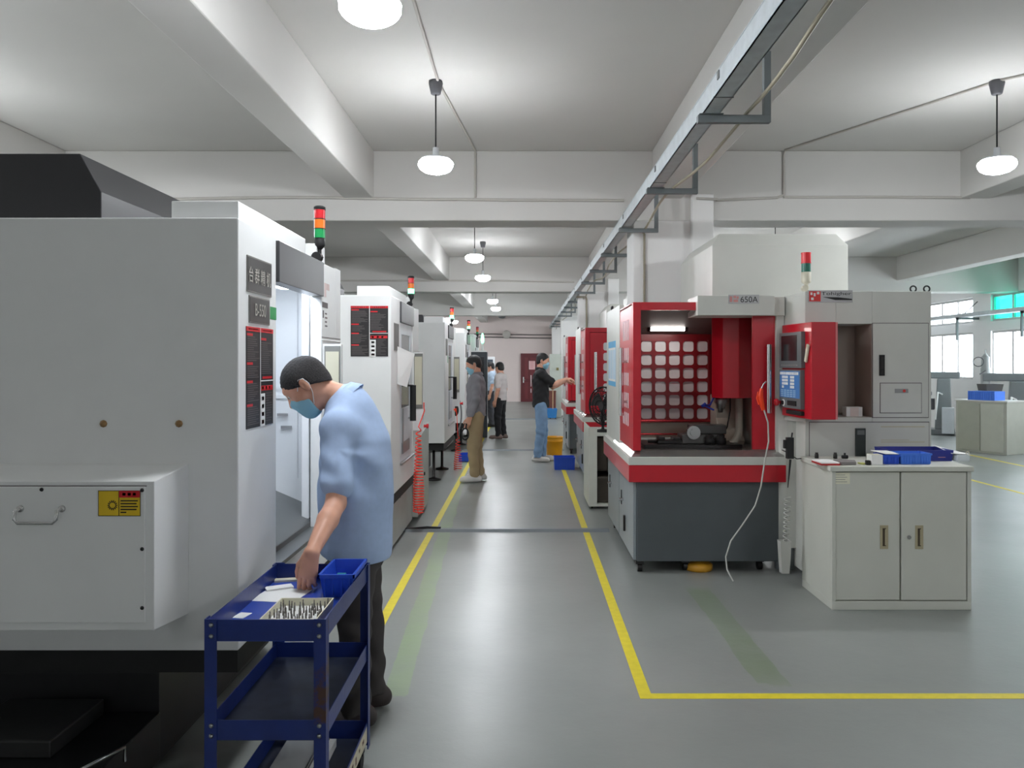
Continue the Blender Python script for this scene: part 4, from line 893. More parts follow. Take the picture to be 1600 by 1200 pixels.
r = thing('distribution_cabinet', 'tall pale green electrical cabinet against the far column', 'cabinet', (.92, 24.0, 0))
m = MB(r); m.box(.74, 1.08, 23.6, 24.1, .0, 1.86); m.build('body', mat('pale_green_cabinet', (188, 194, 184), .5), r, bevel=.01)
m = MB(r); m.box(.93, 1.0, 23.585, 23.6, 1.38, 1.46); m.cyl((.965, 23.58, 1.42), (.965, 23.6, 1.42), .02); m.build('lock', mat('brass_lock', (130, 120, 70), .4), r)
r = thing('wooden_crate', 'small dark red box on the floor beside the mop handle', 'box', (.8, 23.3, 0))
m = MB(r); m.box(.66, .9, 23.2, 23.5, 0, .75); m.box(.65, .91, 23.19, 23.51, .75, .79); m.build('box', mat('brown_red_box', (110, 62, 52), .6), r, bevel=.008)

# ---------------------------------------------------------------- low cabinet in front on the right and what lies on it
CAB = mat('worn_cream_cabinet', (206, 207, 197), .5, var=.03, scale=3)
CX0, CX1, CY0, CY1, CZ = 1.989, 2.892, 5.18, 5.74, .93
r = thing('low_cabinet', 'low cream two-door metal cabinet standing in front of the white control cabinet', 'cabinet', (2.44, 5.46, 0))
m = MB(r); m.box(CX0, CX1, CY0, CY1, 0, .055); m.box(CX0, CX1, CY0+.03, CY1, .055, .896); m.box(CX0, CX0+.025, CY0, CY0+.03, .055, .896); m.box(CX1-.025, CX1, CY0, CY0+.03, .055, .896); m.build('carcass', CAB, r, bevel=.003)
m = MB(r); m.box(CX0-.015, CX1+.012, CY0-.012, CY1, .897, CZ); m.build('top', CAB, r, bevel=.004)
s = 5.18/FPX
def cx(px): return (px-820)*s
def cz(py): return EYE-(py-567)*s
for k, (a, b) in enumerate(((1299.5, 1406.5), (1409, 1512))):
    m = MB(r); m.box(cx(a)+.006 if k == 0 else cx(a), cx(b) if k == 0 else cx(b)-.006, CY0+.004+.003*(k == 0), CY0+.028, .062, .891); dd = m.build('door', CAB, r, bevel=.003)
    c0 = 1382 if k == 0 else 1436.5; yy = CY0+.004+.003*(k == 0)
    m = MB(r); m.box(cx(c0-6.3), cx(c0+6.3), yy-.004, yy, cz(858), cz(821), 0); m.box(cx(c0-2.6), cx(c0+2.6), yy-.0055, yy-.004, cz(853.5), cz(825.5), 1); m.box(cx(c0+.8), cx(c0+3.4), yy-.010, yy-.004, cz(852), cz(827), 0)
    m.build('recessed_pull', [mat('beige_pull', (176, 166, 136), .5), mat('pull_shadow_brown', (70, 60, 44), .6)], dd, bevel=.001)
    if k:
        m = MB(r); m.cyl((cx(1420.5), yy, cz(839.5)), (cx(1420.5), yy-.008, cz(839.5)), .013, n=16); m.build('lock', CHROME, dd)
    else:
        m = MB(r); m.box(cx(1301), cx(1328.5), yy-.002, yy, cz(756.5), cz(739), 0)
        for i in range(4): m.box(cx(1305), cx(1324-3*(i % 2)), yy-.0026, yy-.002, cz(753.5-3.6*i), cz(752.6-3.6*i), 1)
        m.build('paper_label', [mat('yellowed_label', (232, 230, 208), .7), mat('faint_print', (160, 160, 150), .7)], dd)
z0 = CZ
def at(px, D): return (px-820)/FPX*D
ON = 'on the low cream cabinet'
r = thing('parts_bin', 'long navy plastic tray with an orange sticker at the back '+ON, 'bin', (2.6, 5.55, z0))
x0, x1 = at(1386, 5.5), at(1484, 5.5)
m = MB(r); m.tray(x0, x1, 5.45, 5.70, z0, z0+.075, .006, taper=.008); m.build('bin', BIND, r)
m = MB(r); m.panel((x1-.115, 5.4565, 0), (1, 0, 0), (0, 0, 1), .012, .062, z0+.025, z0+.055, .0015); m.build('sticker', mat('orange_white_sticker', (226, 150, 130), .6), r)
r = thing('parts_bin', 'bright blue ribbed plastic bin in the middle '+ON, 'bin', (2.5, 5.33, z0))
crate(r, at(1405, 5.3), at(1453, 5.3), 5.28, 5.43, z0, z0+.072, BINL, 10, 'bin')
r = thing('parts_bin', 'royal blue plastic bin under a white sheet '+ON, 'bin', (2.38, 5.34, z0))
crate(r, at(1379, 5.3), at(1404, 5.3), 5.285, 5.43, z0, z0+.062, BIN, 4, 'bin')
r = thing('paper_sheet', 'white folded sheet lying across the royal blue bin '+ON, 'paper', (2.37, 5.36, z0+.07))
m = MB(r); m.obox((at(1386, 5.35), 5.36, z0+.071), (.06, .01, -.002), (-.02, .07, .004), (0, 0, .0015)); m.build('sheet', WHITEP, r)
r = thing('small_box', 'small white carton beside the royal blue bin '+ON, 'box', (2.3, 5.28, z0))
m = MB(r); m.box(at(1361, 5.25), at(1378.5, 5.25), 5.24, 5.32, z0, z0+.066); m.build('carton', WHITEP, r, bevel=.002)
m = MB(r); m.box(at(1361, 5.25)+.002, at(1378.5, 5.25)-.002, 5.242, 5.318, z0+.066, z0+.068); m.build('flap', CREAM, r)
r = thing('small_box', 'tiny black box left of the white carton '+ON, 'box', (2.26, 5.27, z0))
m = MB(r); m.box(at(1353.5, 5.25), at(1359.5, 5.25), 5.24, 5.27, z0, z0+.03); m.build('box', RUB, r, bevel=.002)
r = thing('clear_box', 'translucent plastic case with ring catch at the right end '+ON, 'box', (2.82, 5.45, z0))
m = MB(r); m.box(at(1486, 5.5), at(1506, 5.5), 5.42, 5.66, z0, z0+.045); m.build('case', mat('translucent_white', (222, 228, 230), .3), r, bevel=.006)
m = MB(r); m.add([(at(1480, 5.5), 5.44, z0+.052), (at(1507, 5.5), 5.42, z0+.046), (at(1507, 5.5), 5.67, z0+.050), (at(1478, 5.5), 5.67, z0+.085), (at(1480, 5.5), 5.44, z0+.056), (at(1507, 5.5), 5.42, z0+.05), (at(1507, 5.5), 5.67, z0+.054), (at(1478, 5.5), 5.67, z0+.089)], [(3, 2, 1, 0), (4, 5, 6, 7), (0, 1, 5, 4), (1, 2, 6, 5), (2, 3, 7, 6), (3, 0, 4, 7)]); m.build('lid', WHITEP, r)
m = MB(r); c = V(at(1503, 5.5), 5.43, z0+.058); m.tube([c+V(.011*math.cos(2*PI*k/12), 0, .011*math.sin(2*PI*k/12)) for k in range(12)], .003, n=5, closed=True); m.build('ring', CREAM, r)
r = thing('notebook', 'red-edged flat notebook at the left front corner '+ON, 'notebook', (2.07, 5.3, z0))
m = MB(r); m.box(at(1279, 5.27), at(1308, 5.27), 5.22, 5.40, z0, z0+.012, 0); m.box(at(1279, 5.27)+.003, at(1308, 5.27)-.003, 5.222, 5.398, z0+.012, z0+.02, 1); m.build('covers', [mat('notebook_red', (180, 40, 40), .5), WHITEP], r)
r = thing('gripper_pad', 'grey flat rubber pad beside the red notebook '+ON, 'pad', (2.2, 5.32, z0))
m = MB(r); m.prism([(at(1306, 5.3)+.012, 5.23), (at(1332, 5.3), 5.24), (at(1340, 5.3), 5.34), (at(1318, 5.3), 5.42), (at(1306, 5.3)+.012, 5.38)], 'z', z0, z0+.022); m.build('pad', mat('pad_grey', (130, 126, 124), .6), r, bevel=.004)
for k, (px, D_, hh, lab) in enumerate(((1276, 5.62, .04, 'small dark steel cylinder standing farthest left '+ON), (1305, 5.6, .042, 'small dark steel cylinder standing between notebook and handle '+ON))):
    m = MB(); c = V(at(px, D_), D_, z0); m.o = c; m.lathe([(0, 0), (.014, 0), (.014, hh*.7), (.011, hh*.75), (.011, hh), (0, hh)], c, n=14); o = m.build('tool_insert', DARKST); tag(o, lab, 'tool part')
r = thing('spray_nozzle', 'short dark fitting lying left of the green-black handle '+ON, 'fitting', (at(1320, 5.6), 5.6, z0))
m = MB(r); c = r.location; m.cyl(c+V(-.02, 0, .012), c+V(.02, 0, .012), .012, n=12).cyl(c+V(.0, 0, .012), c+V(0, 0, .04), .007, n=10); m.build('fitting', RUB, r)
r = thing('sticky_pad', 'little yellow pad in front of the handle '+ON, 'note pad', (at(1347, 5.3), 5.3, z0))
m = MB(r); m.box(at(1343, 5.3), at(1352, 5.3), 5.27, 5.33, z0, z0+.008); m.build('pad', mat('pad_yellow_green', (206, 208, 120), .7), r)
# white box inside the recess of the electrical cabinet
r = thing('small_box', 'small white carton inside the recess of the control cabinet', 'box', (2.38, 5.97, 1.2025))
m = MB(r); m.box(at(1320, 5.95), at(1345, 5.95), 5.92, 6.0, 1.203, 1.273); m.build('carton', WHITEP, r, bevel=.002)
m = MB(r); m.box(at(1326, 5.95), at(1339, 5.95), 5.918, 5.92, 1.205, 1.27); m.build('label', mat('pale_pink_label', (228, 214, 208), .7), r)

# ---------------------------------------------------------------- right background: cabinet and manual mills by the windows
r = thing('workshop_cabinet', 'grey-green cabinet standing alone near the windows with a crate on top', 'cabinet', (8.08, 14.2, 0))
A = V(7.86, 14.6, 0); B = V(8.31, 13.8, 0); u = (B-A).normalized(); n = V(-u.y, u.x, 0)
if n.x < 0: n = -n
L_ = (B-A).length
m = MB(r); c = (A+B)/2+n*.3; m.obox(c+V(0, 0, .46), u*L_/2, n*.29, V(0, 0, .46)); m.build('body', mat('grey_green_cabinet', (176, 178, 166), .5), r, bevel=.005)
for k in (0, 1):
    m = MB(r); m.obox(A+u*L_*(.27+.46*k)+V(0, 0, .46)+n*.005, u*L_*.22, n*.008, V(0, 0, .42)); m.build('door', mat('light_catching_green_door' if k else 'shaded_green_door', (186, 188, 176) if k else (166, 168, 154), .5), r, bevel=.003)  # one paint, toned lighter and darker for how each door catches light
m = MB(r); m.obox(A+u*L_/2+n*.3+V(0, 0, .925), u*(L_/2+.02), n*.31, V(0, 0, .012)); m.build('top', mat('pale_top', (206, 206, 200), .5), r)
r = thing('storage_crate', 'bright blue ribbed crate on the lone cabinet near the windows', 'crate', (8.1, 14.3, .937))
m = MB(r); c = A+u*L_*.5+n*.18; m.obox(c+V(0, 0, .937+.08), u*.24, n*.16, V(0, 0, .08))
for k in range(12): m.obox(c+u*(-.22+.04*k)-n*.163+V(0, 0, 1.017), u*.006, n*.006, V(0, 0, .075))
m.build('crate', BINL, r)
r = thing('tray', 'dark grey flared tray behind the blue crate near the windows', 'tray', (8.3, 14.5, .937))
m = MB(r); c = A+u*L_*.4+n*.45; m.lathe([(0, 0), (.16, 0), (.22, .28), (.20, .28), (.15, .02), (0, .02)], c+V(0, 0, .937), n=4, smooth=False); m.build('tray', mat('tray_dark', (78, 76, 72), .5), r)
MILL = mat('mill_grey_green', (128, 134, 136), .45); MILLD = mat('mill_dark', (84, 86, 90), .45)
def mill(x, y, rz, label):
    r = thing('manual_mill', label, 'machine', (x, y, 0), rz, group='manual milling machines by the windows')
    m = MB(); m.box(-.3, .35, -.28, .28, 0, .12); m.prism([(-.05, .12), (.3, .12), (.26, 1.25), (.0, 1.25)], 'y', -.19, .19); m.build('column', MILL, r, bevel=.02)
    m = MB(); m.box(-.35, -.05, -.13, .13, .55, .80); m.cyl((-.22, 0, .12), (-.22, 0, .55), .05, n=12); m.build('knee', MILLD, r, bevel=.015)
    m = MB(); m.box(-.42, -.12, -.55, .55, .86, .94); m.box(-.36, -.14, -.16, .16, .80, .86); m.build('work_table', MILLD, r, bevel=.01)
    m = MB(); m.box(-.45, .45, -.10, .10, 1.25, 1.40); m.build('ram', MILL, r, bevel=.02)
    m = MB(); m.cyl((-.40, 0, 1.12), (-.40, 0, 1.50), .085, n=18).cyl((-.40, 0, 1.02), (-.40, 0, 1.12), .045, n=14).cyl((-.40, 0, 1.5), (-.40, 0, 1.72), .075, n=18).lathe([(0, .0), (.06, 0), (.03, .05), (.012, .06), (.012, .14), (0, .14)], (-.40, 0, 1.72), n=14); m.build('head', mat('mill_head', (168, 172, 172), .4), r)
    for yy in (-.6, .6):
        m = MB(); m.tube([(-.27+.07*math.cos(2*PI*k/16), yy, .9+.07*math.sin(2*PI*k/16)) for k in range(16)], .009, n=6, closed=True); m.cyl((-.27, yy*.9, .9), (-.27, yy, .9), .012); m.build('hand_wheel', STEEL, r)
    m = MB(); m.tube([(-.52+.09*math.cos(2*PI*k/16), -.1, 1.62+.09*math.sin(2*PI*k/16)) for k in range(16)], .008, n=6, closed=True); m.tube([(-.4, -.1, 1.45), (-.5, -.16, 1.38)], .01); m.build('feed_wheel', MILLD, r)
    m = MB(); m.box(.1, .34, -.48, -.24, .05, .62); m.build('coolant_box', mat('pale_box', (196, 200, 204), .5), r, bevel=.01)
    m = MB(); m.tube([(.1, -.2, .9), (.02, -.32, .95), (0, -.4, .7), (-.03, -.44, .35)], .02, n=8); m.build('drain_hose', WHITEP, r)
    return r
mill(9.28, 18.0, -.5, 'grey manual milling machine by the window, just right of the white control cabinet')
mill(9.3, 15.35, -.5, 'grey manual milling machine behind the blue crate at the right edge')
# ---------------------------------------------------------------- blue tool trolley
TB = mat('trolley_blue', (24, 46, 116), .35, var=.12, scale=10, bump=.05, bscale=40); TBL = mat('trolley_tray_blue', (34, 66, 164), .35, var=.12, scale=8)
RUST = mat('rusty_edge', (86, 56, 42), .7, var=.25, scale=30)
def rust_blue():
    m = mat('rusted_blue_post', (24, 46, 116), .45, var=.1, scale=10); nt = m.node_tree; b = nt.nodes['Principled BSDF']
    src = b.inputs['Base Color'].links[0].from_socket; tc = nt.nodes.new('ShaderNodeTexCoord'); nz = nt.nodes.new('ShaderNodeTexNoise'); nz.inputs['Scale'].default_value = 5; nz.inputs['Detail'].default_value = 7; nz.inputs['Roughness'].default_value = .7
    rp = nt.nodes.new('ShaderNodeValToRGB'); rp.color_ramp.elements[0].position = .44; rp.color_ramp.elements[1].position = .52
    mx = nt.nodes.new('ShaderNodeMix'); mx.data_type = 'RGBA'; mx.inputs[7].default_value = (lin(74), lin(50), lin(40), 1)
    nt.links.new(tc.outputs['Object'], nz.inputs['Vector']); nt.links.new(nz.outputs['Fac'], rp.inputs['Fac']); nt.links.new(rp.outputs['Color'], mx.inputs[0]); nt.links.new(src, mx.inputs[6]); nt.links.new(mx.outputs[2], b.inputs['Base Color'])
    return m
RB = rust_blue()
TX0, TX1, TY0, TY1 = -.992, -.622, 2.49, 3.19
r = thing('tool_trolley', 'blue three-tier steel tool trolley with rusty posts in front of the bent worker', 'trolley', ((TX0+TX1)/2, 2.84, 0))
for zt, h, lab in ((.80, .066, 'top'), (.487, .062, 'middle'), (.175, .075, 'bottom')):
    m = MB(r); m.tray(TX0+.002, TX1-.002, TY0+.002, TY1-.002, zt-h, zt, .003, 0)
    m.box(TX0+.004, TX1-.004, TY0+.004, TY1-.004, zt-h-.002, zt-h+.004, 1)
    if lab == 'bottom':
        m.panel((TX1-.002, TY0, 0), (0, 1, 0), (0, 0, 1), .03, .67, zt-h+.004, zt-.012, .0015, 2)
        rr = random.Random(4)
        for k in range(9):
            a = .08+.062*k; m.panel((TX1-.0005, TY0, 0), (0, 1, 0), (0, 0, 1), a, a+.012+.02*rr.random(), zt-h+.015+.02*rr.random(), zt-.03, .0006, 3)
    m.build('shelf_tray', [TB, TBL if lab == 'top' else mat('dirty_tray_floor', (40, 48, 70), .5, var=.3, scale=12), mat('worn_cream_edge', (200, 192, 168), .6, var=.1, scale=20), RUST], r)
w = .034; t = .004
for sx, x in ((1, TX0), (-1, TX1)):
    for sy, y in ((1, TY0), (-1, TY1)):
        m = MB(r); m.box(min(x, x+sx*w), max(x, x+sx*w), min(y-sy*t, y), max(y-sy*t, y), .075, .803); m.box(min(x-sx*t, x), max(x-sx*t, x), min(y-sy*t, y+sy*w), max(y-sy*t, y+sy*w), .075, .803)
        p = m.build('corner_post', RB if sx < 0 and sy > 0 else TB, r)
        for z in (.785, .75, .472, .44, .15):
            m = MB(r); m.lathe([(0, .004), (.004, .004), (.008, 0), (0, 0)], (x+sx*.017, y-sy*t, z), axis=(0, -sy, 0), n=8); m.build('bolt', STEEL, p)
        m = MB(r); cx_, cy_ = x+sx*.03, y+sy*.04; m.cyl((cx_-.012, cy_, .035), (cx_+.012, cy_, .035), .035, n=14); m.box(cx_-.018, cx_+.018, cy_-.02, cy_+.02, .06, .09); m.build('caster', RUB, r)
TZ = .80-.066+.004
# blue bin
r = thing('parts_bin', 'blue plastic bin with a small green piece inside on the trolley top', 'bin', (-.685, 3.04, TZ))
m = MB(r); m.tray(-.752, -.628, 2.93, 3.16, TZ, .825, .004, taper=.012); m.box(-.757, -.623, 2.924, 2.931, .812, .825); m.box(-.757, -.623, 3.159, 3.166, .812, .825); m.box(-.757, -.751, 2.924, 3.166, .812, .825); m.box(-.629, -.623, 2.924, 3.166, .812, .825)
for x in (-.735, -.705, -.672, -.645): m.box(x-.003, x+.003, 2.930, 2.938, TZ+.004, .812)
m.build('bin', BIN, r)
r = thing('eraser_block', 'small teal block lying inside the blue bin on the trolley', 'block', (-.70, 3.08, TZ+.005))
m = MB(r); m.box(-.725, -.69, 3.06, 3.10, TZ+.0045, TZ+.05); m.build('block', mat('teal_block', (40, 130, 150), .5), r, bevel=.003)
# cream tray with cutters standing in foam
r = thing('cutter_tray', 'cream plastic tray full of small cutters on the trolley top', 'tray', (-.75, 2.66, TZ))
m = MB(r); m.tray(-.845, -.662, 2.545, 2.775, TZ, .785, .004, taper=.004); m.build('tray', CREAM, r)
m = MB(r); m.box(-.838, -.669, 2.552, 2.768, TZ+.0045, TZ+.022); m.build('foam', WHITEP, r)
proto = None; rr = random.Random(3)
CG = 'small steel cutters standing in the cream tray'
for i in range(8):
    for j in range(7):
        if rr.random() < .12: continue
        loc = (-.823+.0205*i+rr.uniform(-.005, .005), 2.577+.027*j+rr.uniform(-.006, .006), TZ+.0225)
        if proto is None:
            m = MB(); m.lathe([(0, 0), (.0026, 0), (.0026, .018), (.0018, .020), (.0018, .030), (.0, .032)], (0, 0, 0), n=7); proto = m.build('end_mill', mat('cutter_steel', (120, 116, 112), .35, .6)); o = proto; tag(o, 'small steel cutter standing upright in the cream tray on the trolley', 'cutter', CG)
        else:
            o = proto.copy(); COL.objects.link(o)
        o.location = loc; k = rr.uniform(.7, 1.1); o.scale = (1.1, 1.1, k)
# cards and sheets on the top tray
def card(name, label, cat, px, py, w, d, rot, z=TZ, t=.0015, mm=WHITEP, D=None):
    D = D or (EYE-z)*FPX/(py-567); c = P(px, py, D); c.z = z
    r = thing(name, label, cat, c, rot); m = MB(); m.box(-w/2, w/2, -d/2, d/2, 0, t); m.build('sheet', mm, r); return r
card('paper_sheet', 'white sheet of paper lying under the reaching hand on the trolley top', 'paper', 440, 930, .17, .17, -.15)
card('plastic_lid', 'small white plastic lid lying on the sheet nearest the machine on the trolley', 'lid', 436, 919, .10, .05, .5, z=TZ+.002, t=.006)
card('plastic_lid', 'long pale plastic lid at the back of the trolley top, left of the hand', 'lid', 452, 907.5, .11, .035, .18, t=.008, mm=CREAM)
card('business_card', 'small white card at the left front of the trolley top', 'card', 378, 962, .042, .06, -.2)
r = thing('hand_tool', 'dark wire tool lying left of the cream tray on the trolley', 'tool', (-.865, 2.66, TZ))
m = MB(r); m.tube([(-.90, 2.57, TZ+.006), (-.88, 2.62, TZ+.01), (-.85, 2.70, TZ+.012), (-.84, 2.78, TZ+.008)], .004, n=6); m.tube([(-.885, 2.56, TZ+.005), (-.87, 2.63, TZ+.016), (-.86, 2.68, TZ+.01)], .0035, n=6); m.tube([(-.87, 2.80, TZ+.005), (-.85, 2.79, TZ+.005)], .006, n=6); m.build('tool', DARKST, r)
# middle and bottom tiers
z1 = .487-.062+.004
r = thing('pliers', 'red-handled pliers on the middle tier of the blue trolley', 'pliers', (-.93, 2.56, z1))
m = MB(r); m.tube([(-.97, 2.535, z1+.014), (-.93, 2.54, z1+.016), (-.89, 2.55, z1+.014)], [.009, .011, .008], n=8); m.tube([(-.965, 2.565, z1+.012), (-.93, 2.56, z1+.012), (-.89, 2.555, z1+.012)], [.008, .01, .007], n=8); m.build('grip', mat('dull_red_grip', (150, 40, 40), .5), r)
m = MB(r); m.tube([(-.89, 2.552, z1+.013), (-.86, 2.553, z1+.013), (-.83, 2.556, z1+.01)], [.009, .013, .005], n=8); m.build('jaw', mat('pliers_brass', (150, 130, 96), .4, .7), r)
z2 = .175-.075+.004
r = thing('metal_sheet', 'grey metal plate leaning on the bottom tier of the blue trolley', 'plate', (-.85, 2.9, z2))
m = MB(r); m.box(-.93, -.80, 2.62, 3.15, z2, z2+.02); m.build('plate', mat('plate_grey', (170, 172, 172), .4), r)
r = thing('folder', 'white ribbed folder on the bottom tier of the blue trolley', 'folder', (-.74, 2.9, z2))
m = MB(r); m.box(-.79, -.735, 2.62, 3.12, z2, z2+.03, 0); m.box(-.785, -.78, 2.619, 3.121, z2+.03, z2+.033, 1); m.box(-.765, -.76, 2.619, 3.121, z2+.03, z2+.033, 1); m.build('folder', [WHITEP, POSTG], r)
r = thing('black_case', 'black box at the front of the bottom tier of the blue trolley', 'box', (-.84, 2.55, z2))
m = MB(r); m.box(-.96, -.66, 2.51, 2.60, z2, z2+.12); m.build('case', RUB, r, bevel=.005)
# ---------------------------------------------------------------- people: bodies grown as one smooth surface from a distance field
class Field:
    def __init__(s, lo, hi, h):
        s.h = h; s.lo = np.array(lo, float); n = np.ceil((np.array(hi)-s.lo)/h).astype(int)+1; s.n = n
        s.ax = [(s.lo[i]+h*np.arange(n[i])).astype(np.float32) for i in range(3)]
        s.d = np.full(n, 1.0, np.float32)
    def _sub(s, lo, hi):
        i0 = np.maximum(0, np.floor((np.array(lo)-s.lo)/s.h).astype(int)); i1 = np.minimum(s.n, np.ceil((np.array(hi)-s.lo)/s.h).astype(int)+1)
        if np.any(i1 <= i0): return None
        sl = tuple(slice(a, b) for a, b in zip(i0, i1))
        g = [s.ax[0][sl[0]][:, None, None], s.ax[1][sl[1]][None, :, None], s.ax[2][sl[2]][None, None, :]]
        return sl, g
    def _mix(s, sl, e, k, sub=False):
        d = s.d[sl]
        if sub:
            e = -e
            if k <= 0: s.d[sl] = np.maximum(d, e); return
            h = np.clip(0.5-0.5*(d-e)/k, 0, 1); s.d[sl] = d+(e-d)*h+k*h*(1-h); return
        if k <= 0: s.d[sl] = np.minimum(d, e); return
        h = np.clip(0.5+0.5*(d-e)/k, 0, 1)
        s.d[sl] = d+(e-d)*h-k*h*(1-h)
    def cone(s, a, b, ra, rb, k=.015, flat=None, sub=False):
        a = np.array(a, float); b = np.array(b, float); m = max(ra, rb)+k*1.5+.03
        q = s._sub(np.minimum(a, b)-m, np.maximum(a, b)+m)
        if q is None: return s
        sl, (x, y, z) = q; ab = b-a; L = max(float(ab@ab), 1e-9)
        px, py, pz = x-a[0], y-a[1], z-a[2]
        t = np.clip((px*ab[0]+py*ab[1]+pz*ab[2])/L, 0, 1).astype(np.float32)
        px = px-t*ab[0]; py = py-t*ab[1]; pz = pz-t*ab[2]
        r2 = px*px+py*py+pz*pz
        if flat is not None:
            v, f = flat; v = np.array(v, float); v = v/np.linalg.norm(v); c = px*v[0]+py*v[1]+pz*v[2]; r2 = r2+(f*f-1)*c*c
        s._mix(sl, np.sqrt(r2)-(ra+(rb-ra)*t), k, sub); return s
    def ell(s, c, r, axes=None, k=.015, sub=False, cuts=()):
        c = np.array(c, float); m = max(r)+k*1.5+.03; q = s._sub(c-m, c+m)
        if q is None: return s
        sl, (x, y, z) = q; A = np.eye(3) if axes is None else np.array(axes, float)
        px, py, pz = x-c[0], y-c[1], z-c[2]
        u = [(px*A[i][0]+py*A[i][1]+pz*A[i][2])/r[i] for i in range(3)]
        k0 = np.sqrt(u[0]**2+u[1]**2+u[2]**2); k1 = np.sqrt((u[0]/r[0])**2+(u[1]/r[1])**2+(u[2]/r[2])**2)+1e-6
        e = k0*(k0-1)/k1
        for n, d in cuts: e = np.maximum(e, px*n[0]+py*n[1]+pz*n[2]-d)
        s._mix(sl, e.astype(np.float32), k, sub); return s
    def cut(s, n, p):
        """drop everything on the side that n points to"""
        n = np.array(n, float); n = n/np.linalg.norm(n); d = float(n@np.array(p, float))
        x, y, z = s.ax[0][:, None, None], s.ax[1][None, :, None], s.ax[2][None, None, :]
        s.d = np.maximum(s.d, (x*n[0]+y*n[1]+z*n[2]-d).astype(np.float32)); return s
    def wrinkle(s, fn):
        x, y, z = s.ax[0][:, None, None], s.ax[1][None, :, None], s.ax[2][None, None, :]
        s.d = (s.d+fn(x, y, z)).astype(np.float32); return s
    def mesh(s):
        D = s.d; I = D < 0; n = D.shape
        c = [(a, b, e) for a in (0, 1) for b in (0, 1) for e in (0, 1)]
        sh = lambda A, o: A[o[0]:n[0]-1+o[0], o[1]:n[1]-1+o[1], o[2]:n[2]-1+o[2]]
        cnt = sum(sh(I, o).astype(np.int8) for o in c); act = (cnt > 0) & (cnt < 8)
        idx = np.full(act.shape, -1, np.int64); ii = np.argwhere(act); idx[act] = np.arange(len(ii))
        acc = np.zeros((len(ii), 3)); w = np.zeros(len(ii))
        vals = {o: D[ii[:, 0]+o[0], ii[:, 1]+o[1], ii[:, 2]+o[2]] for o in c}
        for o in c:
            for ax in range(3):
                if o[ax]: continue
                p = list(o); p[ax] = 1; p = tuple(p); a, b = vals[o], vals[p]; m = (a < 0) != (b < 0)
                t = np.where(m, a/np.where(m, a-b, 1), 0); q = np.repeat(np.array(o, float)[None], len(ii), 0); q[:, ax] = t
                acc[m] += q[m]; w[m] += 1
        V_ = s.lo+(ii+acc/w[:, None])*s.h; F = []
        for ax in range(3):
            o1 = [slice(None)]*3; o2 = [slice(None)]*3; o1[ax] = slice(0, -1); o2[ax] = slice(1, None)
            a, b = I[tuple(o1)], I[tuple(o2)]; e = np.argwhere(a != b); u, v = (ax+1) % 3, (ax+2) % 3
            ok = (e[:, u] > 0) & (e[:, v] > 0) & (e[:, u] < n[u]-1) & (e[:, v] < n[v]-1); e = e[ok]
            if not len(e): continue
            def at_(du, dv):
                q = e.copy(); q[:, u] += du; q[:, v] += dv; return idx[q[:, 0], q[:, 1], q[:, 2]]
            Q = np.stack([at_(-1, -1), at_(0, -1), at_(0, 0), at_(-1, 0)], 1)
            flip = ~a[e[:, 0], e[:, 1], e[:, 2]]; Q[flip] = Q[flip][:, ::-1]; F.append(Q)
        F = np.concatenate(F) if F else np.zeros((0, 4), int)
        return V_, F
    def build(s, name, mm, parent, label=None, keep=None):
        V_, F = s.mesh(); V_ = V_-np.array(parent.location)
        me = bpy.data.meshes.new(name); me.from_pydata(V_.tolist(), [], F.tolist())
        for q in (mm if isinstance(mm, (list, tuple)) else [mm]): me.materials.append(q)
        me.polygons.foreach_set('use_smooth', [True]*len(F)); me.update()
        o = bpy.data.objects.new(name, me); COL.objects.link(o); o.parent = parent
        if label: o['label'] = label
        return o
A3 = lambda v: np.array(v, float)
def unit(v): v = A3(v); return v/np.linalg.norm(v)
SKIN = mat('skin', (220, 164, 138), .5, var=.05, scale=25); HAIR = mat('dark_hair', (34, 30, 30), .55, var=.5, scale=140, bump=.5, bscale=260)
MASK = mat('blue_face_mask', (150, 202, 222), .7, var=.04); MASKB = mat('mask_loop', (225, 230, 232), .7)
def rot(v, ax, a):
    v = A3(v); ax = unit(ax); return v*math.cos(a)+np.cross(ax, v)*math.sin(a)+ax*(ax@v)*(1-math.cos(a))
